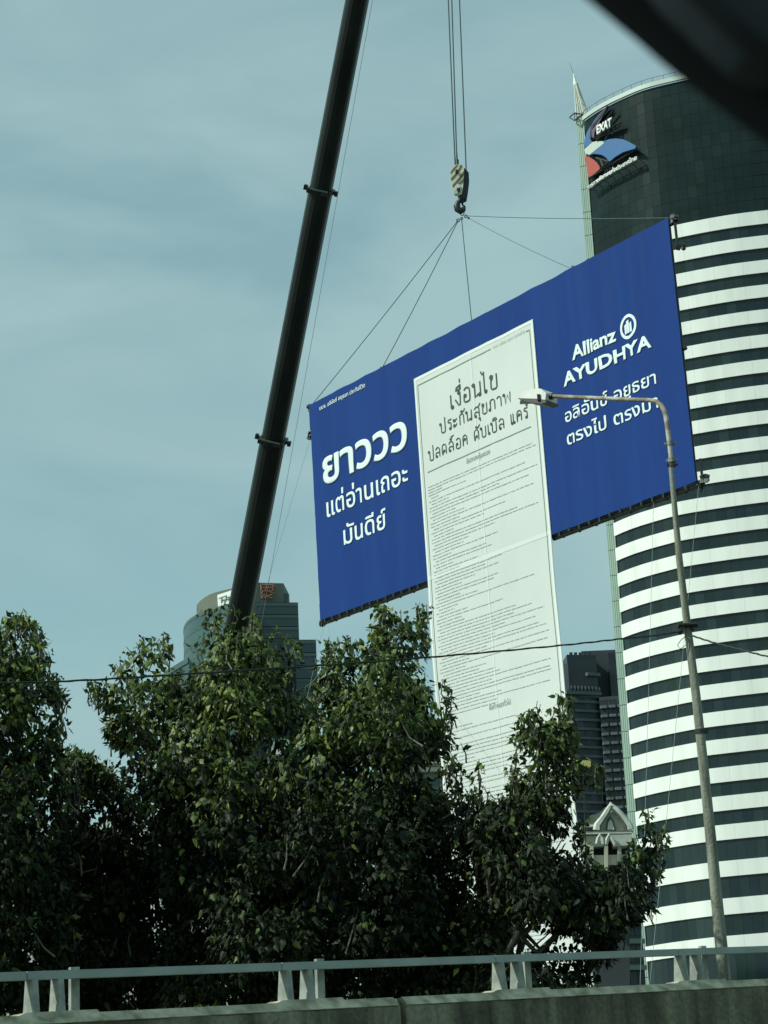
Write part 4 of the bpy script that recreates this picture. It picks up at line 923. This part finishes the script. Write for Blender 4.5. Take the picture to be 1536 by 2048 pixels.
# cable bracket
br = MB(); bp_ = at(1376, 1252, YL)
br.tube([bp_ - [.12, .08, 0], bp_ + [.12, -.08, 0]], .03, 6); br.tube([bp_ - [0, 0, .03], bp_ + [0, 0, .03]], .074, 12)
for (x, y, s_) in ((1358, 1250, .05), (1362, 1257, .04), (1390, 1250, .045), (1386, 1257, .035), (1360, 1265, .035)): br.box(at(x, y, YL - .06), (s_ * 1.6, .05, s_), np.linalg.qr(RNG.normal(size=(3, 3)))[0])
br.build('cable_bracket', M['black'], lamp)
m = MB(); m.tube([at(x, y, YL - .07) for x, y in ((1372, 1272), (1362, 1280), (1355, 1290), (1360, 1298), (1372, 1290), (1375, 1275))], .006, 5); m.build('loose_wire', M['rope'], lamp)
def cable(pxs, label, r):
    P_ = [at(x, y, Y) for x, y, Y in pxs]; out_ = []
    cs = spline([tuple(p) for p in P_], 24)
    for i, p in enumerate(cs): out_.append(p + np.array([0, 0, .003 * math.sin(i * .83)]))
    return tag(MB().tube(out_, [r * (1 + .10 * math.sin(i * 1.7)) for i in range(len(out_))], 6).build('power_cable', M['cable']), label, 'cable', 'power cables on the lamp post')
cable([(-420, 1366, 23.0), (-200, 1368, 23.6), (0, 1366, 24.2), (180, 1360, 24.8), (420, 1345, 25.6), (680, 1328, 26.6), (900, 1311, 27.6), (1120, 1291, 28.9), (1240, 1278, 29.7), (1310, 1271, 30.3), (1366, 1262, 30.9)], 'long black twisted cable crossing the trees and poster from the left', .0125)
cable([(1386, 1272, 30.9), (1430, 1286, 30.5), (1480, 1299, 30.0), (1540, 1314, 29.4), (1640, 1334, 28.6), (1800, 1358, 27.4)], 'short black cable leaving the lamp post to the right edge', .0135)

# ------------------------------------------------------------------ trees
def leaf_mesh(mt, fold=.25, L_=1.0):
    # heart-shaped blade with a drip tip, folded along the midrib; base at origin, tip along -Z local (drooping)
    o = [(0, 0, 0), (.30, .0, -.10), (.42, .0, -.38), (.26, .0, -.68), (.07, .0, -.88), (0, 0, -1.18)]
    V = [(0, 0, 0), (0, .04, -.38), (0, .03, -.75), (0, 0, -1.22)]
    Rr = [(.24, -fold * .24, .07), (.42, -fold * .42, -.30), (.25, -fold * .25, -.68)]
    Lr = [(-x, y, z) for x, y, z in Rr]
    return V + Rr + Lr, [(0, 4, 5, 1), (1, 5, 6, 2), (2, 6, 3), (0, 1, 8, 7), (1, 2, 9, 8), (2, 3, 9)]
LV, LF = leaf_mesh(None); LV = np.array(LV)
leaf_me = []
for q in LEAF:
    me = bpy.data.meshes.new('leaf'); me.from_pydata([tuple(v) for v in LV], [], LF); me.materials.append(q); leaf_me.append(me)
def in_poly(P, x, y):
    c = False; n = len(P); j = n - 1
    for i in range(n):
        xi, yi = P[i]; xj, yj = P[j]
        if (yi > y) != (yj > y) and x < (xj - xi) * (y - yi) / (yj - yi) + xi: c = not c
        j = i
    return c
def dist_poly(P, x, y):
    P = np.array(P, float); Q = np.roll(P, -1, 0); d = Q - P; t = np.clip((((x - P[:, 0]) * d[:, 0] + (y - P[:, 1]) * d[:, 1]) / (d ** 2).sum(1)), 0, 1)
    return np.hypot(P[:, 0] + t * d[:, 0] - x, P[:, 1] + t * d[:, 1] - y).min()
def rot_frames(nrm_, down):                # rows -> orthonormal frames; Y axis ~ leaf normal, -Z ~ tip direction
    zax = -down / np.linalg.norm(down, axis=1)[:, None]
    yax = nrm_ - (nrm_ * zax).sum(1)[:, None] * zax; yax /= np.linalg.norm(yax, axis=1)[:, None] + 1e-9
    xax = np.cross(yax, zax); return np.stack([xax, yax, zax], 2)   # columns
def proj_y(p): d = p - EYE; return 1024 - FPX * (d @ UP) / (d @ FW)
def tree(label, poly, Y, thick, trunk_px, clumps, per, sprigs=(), holes=(), bright=1.0, n_auto=130):
    lp_ = at(trunk_px, 2200, Y); root = thing('bodhi_tree', label, 'tree', (lp_[0], Y, 0), 'leafy trees behind the parapet')
    xs = [p[0] for p in poly]; ys = [p[1] for p in poly]; C_ = []; tries = 0
    while len(C_) < clumps and tries < clumps * 60:
        tries += 1; x = random.uniform(min(xs), max(xs)); y = random.uniform(min(ys), max(ys))
        if not in_poly(poly, x, y): continue
        dd = dist_poly(poly, x, y); rpx = random.uniform(24, 58)
        if dd < rpx * .85: rpx = dd / .85
        if math.sin(x / 37 + 1.3 * math.sin(y / 29)) * math.sin(y / 33 + 1.7 * math.sin(x / 41)) > (.60 if y < 1560 else .85): continue
        if rpx < 15: continue
        if any(math.hypot(x - hx, (y - hy)) < hr + rpx * .45 for hx, hy, hr in holes) and random.random() < .93: continue
        T = thick * min(1, (dd / 150) ** .6); yy = Y + random.uniform(-T, T)
        C_.append((at(x, y, yy), rpx * yy / FPX, 0))
    for _ in range(n_auto):            # ragged shoots standing off the crown's outline
        i = random.randrange(len(poly)); a_, b_ = poly[i], poly[(i + 1) % len(poly)]; t_ = random.random(); x, y = a_[0] + (b_[0] - a_[0]) * t_, a_[1] + (b_[1] - a_[1]) * t_
        if y > 1900 or x < -60 or x > 1500: continue
        if not in_poly(poly, x, y + 30) and random.random() < .75: continue
        ox_ = random.uniform(-10, 10); C_.append((at(x + ox_, y - random.uniform(-14, 12), Y + random.uniform(-.6, .6)), random.uniform(8, 17) * Y / FPX, 1))
    for sx, sy in sprigs:
        for k in range(3): C_.append((at(sx + random.uniform(-6, 6), sy + 8 + k * 17, Y + random.uniform(-.4, .4)), (9 + 5 * k) * Y / FPX, 1))
    pos, nr, dn, sc, mi = [], [], [], [], []
    for c, r, sp_ in C_:
        n_ = int(1.2 * per * (max(r, .12) / .3) ** 2) if not sp_ else int(7 + 40 * r)
        d = RNG.normal(size=(n_, 3)); d /= np.linalg.norm(d, axis=1)[:, None]; rad = r * RNG.uniform(.45, 1.05, n_) ** .6
        p = c + d * rad[:, None] * [1, 1, .9]; pos.append(p)
        nn_ = d * .9 + np.array([0, -.35, .55]) + RNG.normal(size=(n_, 3)) * .55; nr.append(nn_)
        dn.append(np.array([0, 0, -1.0]) + d * .55 * [1, 1, .3] + RNG.normal(size=(n_, 3)) * .42 + (np.array([0, 0, .9]) * (RNG.random(n_) < (.55 if sp_ else .12))[:, None]))
        sc.append(RNG.uniform(.20, .335, n_) ** 2 * (.85 if sp_ else 1))
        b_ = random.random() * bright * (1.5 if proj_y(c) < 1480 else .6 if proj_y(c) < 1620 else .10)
        mi.append(np.where(RNG.random(n_) < b_ * .42, 2, np.where(RNG.random(n_) < (.04 if proj_y(c) < 1600 else .012), 3, np.where(RNG.random(n_) < (.4 if proj_y(c) < 1500 else .7 if proj_y(c) < 1620 else .93), 0, 1))) if not sp_ else RNG.choice([1, 2, 1], n_))  # young bright leaves on top; lower crown's shade put into darker leaf colours
    pos = np.concatenate(pos); nr = np.concatenate(nr); dn = np.concatenate(dn); sc = np.concatenate(sc); mi = np.concatenate(mi)
    Fm = rot_frames(nr, dn)
    ndc = (pos - EYE); px = 768 + FPX * (ndc @ RT) / (ndc @ FW); py = 1024 - FPX * (ndc @ UP) / (ndc @ FW)
    vis = (px > 0) & (px < 1536) & (py < 1960)
    order = np.argsort(np.where(vis, pos[:, 1] - sc * 25, 1e6))[:300]; single_ = np.zeros(len(pos), bool); single_[order[:min(300, int(vis.sum()))]] = True
    inv = Matrix.Translation(-root.location)
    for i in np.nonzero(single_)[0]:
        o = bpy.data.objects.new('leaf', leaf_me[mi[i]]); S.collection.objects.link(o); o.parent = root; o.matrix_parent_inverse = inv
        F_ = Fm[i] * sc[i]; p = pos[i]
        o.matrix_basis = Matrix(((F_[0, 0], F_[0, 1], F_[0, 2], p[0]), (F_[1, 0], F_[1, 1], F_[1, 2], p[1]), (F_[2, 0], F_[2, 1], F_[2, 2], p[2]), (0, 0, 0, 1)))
    k = ~single_; P_ = pos[k]; FF = Fm[k] * sc[k][:, None, None]; MI = mi[k]; n_ = len(P_)
    FF[:, :, 0] *= RNG.uniform(.6, 1.08, n_)[:, None]; V = np.einsum('nij,vj->nvi', FF, LV) + P_[:, None, :] + RNG.normal(size=(n_, len(LV), 3)) * .004
    me = bpy.data.meshes.new('foliage'); nv = len(LV)
    loops = np.concatenate([np.array(f_) for f_ in LF]); per_l = len(loops); tot = np.array([len(f_) for f_ in LF])
    me.vertices.add(n_ * nv); me.vertices.foreach_set('co', V.ravel().astype(np.float32))
    li = (loops[None, :] + np.arange(n_)[:, None] * nv).ravel(); me.loops.add(len(li)); me.loops.foreach_set('vertex_index', li.astype(np.int32))
    st = np.concatenate([[0], np.cumsum(tot)[:-1]]); starts_ = (st[None, :] + np.arange(n_)[:, None] * per_l).ravel()
    me.polygons.add(len(starts_)); me.polygons.foreach_set('loop_start', starts_.astype(np.int32)); me.polygons.foreach_set('loop_total', np.tile(tot, n_).astype(np.int32))
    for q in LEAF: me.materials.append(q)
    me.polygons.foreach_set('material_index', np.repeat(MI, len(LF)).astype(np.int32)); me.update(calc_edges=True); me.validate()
    o = bpy.data.objects.new('crown', me); S.collection.objects.link(o); o.parent = root; o.matrix_parent_inverse = inv; o['kind'] = 'stuff'
    # trunk, limbs and twigs
    tp = at(trunk_px, 1960, Y); tt = at(trunk_px + 15, 1760, Y)
    gd = np.array([tp[0] + .2, Y, 0]); MB().tube([gd, lerp(gd, tp, .5) + [.1, 0, 0], tp, tt], [.26, .21, .17, .13], 12).build('trunk', M['bark'], root, smooth=True)
    big = [c for c in C_ if not c[2]]; random.shuffle(big); tw = MB()
    for c, r, _ in big[:26]:
        st_ = lerp(gd, tt, random.uniform(.6, 1.0)); d = c - st_; L_ = np.linalg.norm(d); mid1 = st_ + d * .35 + [RNG.normal() * .12, RNG.normal() * .15, L_ * .05]; mid2 = st_ + d * .7 + [RNG.normal() * .12, RNG.normal() * .12, L_ * .05]
        MB().tube([st_, mid1, mid2, c + [0, 0, r * .5]], [.055, .036, .022, .008], 6).build('limb', M['bark'], root, smooth=True)
    for c, r, k_ in big[26:120] + [c for c in C_ if c[2]]:
        q = c + (np.array([RNG.normal() * .25, RNG.normal() * .2, -.30]) if not k_ else np.array([RNG.normal() * .03, 0, -.2])); tw.tube([q, lerp(q, c, .5) + RNG.normal(size=3) * .04, c + [0, 0, r * .9]], [.012, .009, .004], 4)
    tw.build('twigs', M['bark'], root, kind='stuff')
    return root
tA_ = [(-330, 1560), (-320, 1380), (-220, 1260), (-60, 1262), (0, 1262), (22, 1252), (45, 1240), (62, 1256), (72, 1280), (92, 1298), (94, 1318), (78, 1335), (66, 1345), (84, 1352), (108, 1362), (108, 1385), (128, 1408), (114, 1440), (122, 1480), (126, 1530), (150, 1600), (150, 1800), (130, 2040), (-330, 2040)]
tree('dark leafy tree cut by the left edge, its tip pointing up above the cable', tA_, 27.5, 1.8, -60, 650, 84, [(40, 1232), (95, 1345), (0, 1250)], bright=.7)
tC_ = [(108, 1560), (128, 1525), (150, 1512), (165, 1522), (176, 1540), (190, 1530), (208, 1536), (226, 1560), (240, 1582), (262, 1600), (300, 1620), (330, 1680), (340, 1800), (330, 2040), (90, 2040)]
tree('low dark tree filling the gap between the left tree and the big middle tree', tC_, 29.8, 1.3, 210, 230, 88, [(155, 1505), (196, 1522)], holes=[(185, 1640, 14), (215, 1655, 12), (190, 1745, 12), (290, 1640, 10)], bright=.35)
tB_ = [(178, 1372), (196, 1362), (225, 1366), (246, 1340), (256, 1305), (278, 1290), (312, 1282), (330, 1268), (348, 1285), (344, 1330), (352, 1362), (376, 1376), (392, 1362), (402, 1330), (400, 1290), (410, 1250), (424, 1218), (452, 1214), (474, 1240), (500, 1240), (520, 1262), (548, 1278), (580, 1290), (604, 1300), (606, 1335), (580, 1350), (566, 1378), (602, 1392), (628, 1372), (644, 1350), (650, 1312), (668, 1286), (700, 1278), (728, 1292), (744, 1280), (750, 1240), (762, 1220), (790, 1228), (820, 1232), (845, 1222), (850, 1262), (862, 1296), (856, 1316), (834, 1324), (846, 1344), (858, 1368), (880, 1358), (902, 1372), (898, 1402), (884, 1430), (902, 1456), (914, 1492), (890, 1512), (850, 1520), (862, 1560), (900, 1600), (930, 1660), (940, 1800), (960, 2040), (320, 2040), (318, 1800), (300, 1660), (268, 1590), (252, 1560), (232, 1520), (226, 1485), (208, 1462), (202, 1420), (186, 1400)]
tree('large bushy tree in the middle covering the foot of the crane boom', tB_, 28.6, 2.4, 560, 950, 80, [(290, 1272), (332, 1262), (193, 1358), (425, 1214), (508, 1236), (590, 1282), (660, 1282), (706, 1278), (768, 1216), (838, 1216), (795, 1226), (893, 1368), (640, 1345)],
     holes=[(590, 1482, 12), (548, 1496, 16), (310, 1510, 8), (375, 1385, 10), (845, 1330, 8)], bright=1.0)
tD_ = [(885, 1560), (890, 1530), (908, 1520), (918, 1545), (922, 1575), (948, 1582), (975, 1600), (1000, 1604), (1028, 1580), (1034, 1552), (1022, 1530), (1040, 1500), (1030, 1470), (1042, 1446), (1062, 1450), (1064, 1428), (1086, 1432), (1104, 1408), (1130, 1394), (1142, 1420), (1150, 1460), (1152, 1498), (1138, 1530), (1144, 1548), (1170, 1546), (1192, 1536), (1214, 1520), (1222, 1540), (1176, 1592), (1160, 1640), (1164, 1696), (1196, 1742), (1238, 1732), (1266, 1706), (1286, 1670), (1290, 1630), (1306, 1632), (1312, 1662), (1330, 1668), (1322, 1700), (1306, 1730), (1312, 1770), (1302, 1812), (1306, 1836), (1280, 1846), (1250, 1856), (1236, 1880), (1226, 1920), (1190, 1945), (1160, 2040), (900, 2040), (920, 1800), (900, 1660)]
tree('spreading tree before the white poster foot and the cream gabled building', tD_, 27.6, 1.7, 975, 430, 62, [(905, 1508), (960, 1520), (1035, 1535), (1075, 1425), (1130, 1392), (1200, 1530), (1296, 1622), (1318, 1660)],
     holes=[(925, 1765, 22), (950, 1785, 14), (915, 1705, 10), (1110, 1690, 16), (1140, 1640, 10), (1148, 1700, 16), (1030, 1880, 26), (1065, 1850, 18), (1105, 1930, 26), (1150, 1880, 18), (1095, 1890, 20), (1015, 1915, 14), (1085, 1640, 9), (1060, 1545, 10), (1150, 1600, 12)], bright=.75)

# ------------------------------------------------------------------ weeds along the parapet foot
m = MB()
for (x0, x1) in ((0, 62), (410, 500), (1190, 1290)):
    for _ in range(150):
        x = random.uniform(x0, x1); t = along_px(x); b0 = DA + E1 * t - EN * random.uniform(.32, .6) + VZ * random.uniform(-.2, .0); d = np.array([RNG.normal() * .06, RNG.normal() * .04, random.uniform(.02, .06)])
        sd = np.array([.014, .0, 0]); m.add([b0 - sd, b0 + sd, b0 + d + sd * .8, b0 + d * 1.5 - sd * .2], [(0, 1, 2, 3)])
wd_ = m.build('weeds', LEAF[1], kind='stuff'); wd_['label'] = 'small weeds sprouting behind the concrete parapet'

# ------------------------------------------------------------------ the viewer's own car, blurred at the top right
car = thing('car_roof_lining', 'blurred dark car window edge and roof lining in the top right corner', 'car', dep(1500, 0, .5))
edge_ = [(700, -400), (940, -195), (1174, 0), (1268, 78), (1353, 152), (1445, 222), (1536, 290), (1700, 400), (1950, 550)]
inner = [(960, -560), (1120, -230), (1290, -10), (1350, 50), (1395, 90), (1425, 128), (1485, 163), (1560, 182), (1700, 215), (2000, 260)]
def car_strip(name, A_, B_, dA, dB, th, mt):
    a = [dep(x, y, dA) for x, y in A_]; b = [dep(x, y, dB) for x, y in B_]; return MB().strip(a, b, [FW * -th] * len(a)).build(name, mt, car, smooth=True)
n_ = 9
def resample(L_, n):
    P_ = spline([tuple(map(float, p)) for p in L_], 12); s_ = np.concatenate([[0], np.cumsum(np.linalg.norm(np.diff(P_, axis=0), axis=1))]); t = np.linspace(0, s_[-1], n)
    return list(zip(np.interp(t, s_, P_[:, 0]), np.interp(t, s_, P_[:, 1])))
ed, inn = resample(edge_, 24), resample(inner, 24)
car_strip('window_seal', ed, [(x + 60, y - 50) for x, y in ed], .46, .45, .03, M['seal'])
car_strip('door_frame', [(x + 58, y - 48) for x, y in ed], [(x + 6, y + 10) for x, y in inn], .449, .43, .035, M['seal'])
far_ = [(x + 900, y - 1100) for x, y in inn]
car_strip('headliner', inn, far_, .428, .40, .02, M['liner'])
car_strip('light_blocking_roof', [(x + 30, y - 30) for x, y in ed], [(x + 1500, y - 1500) for x, y in ed], .50, .56, .01, M['seal'])  # unseen roof panel, added to block light above the lining
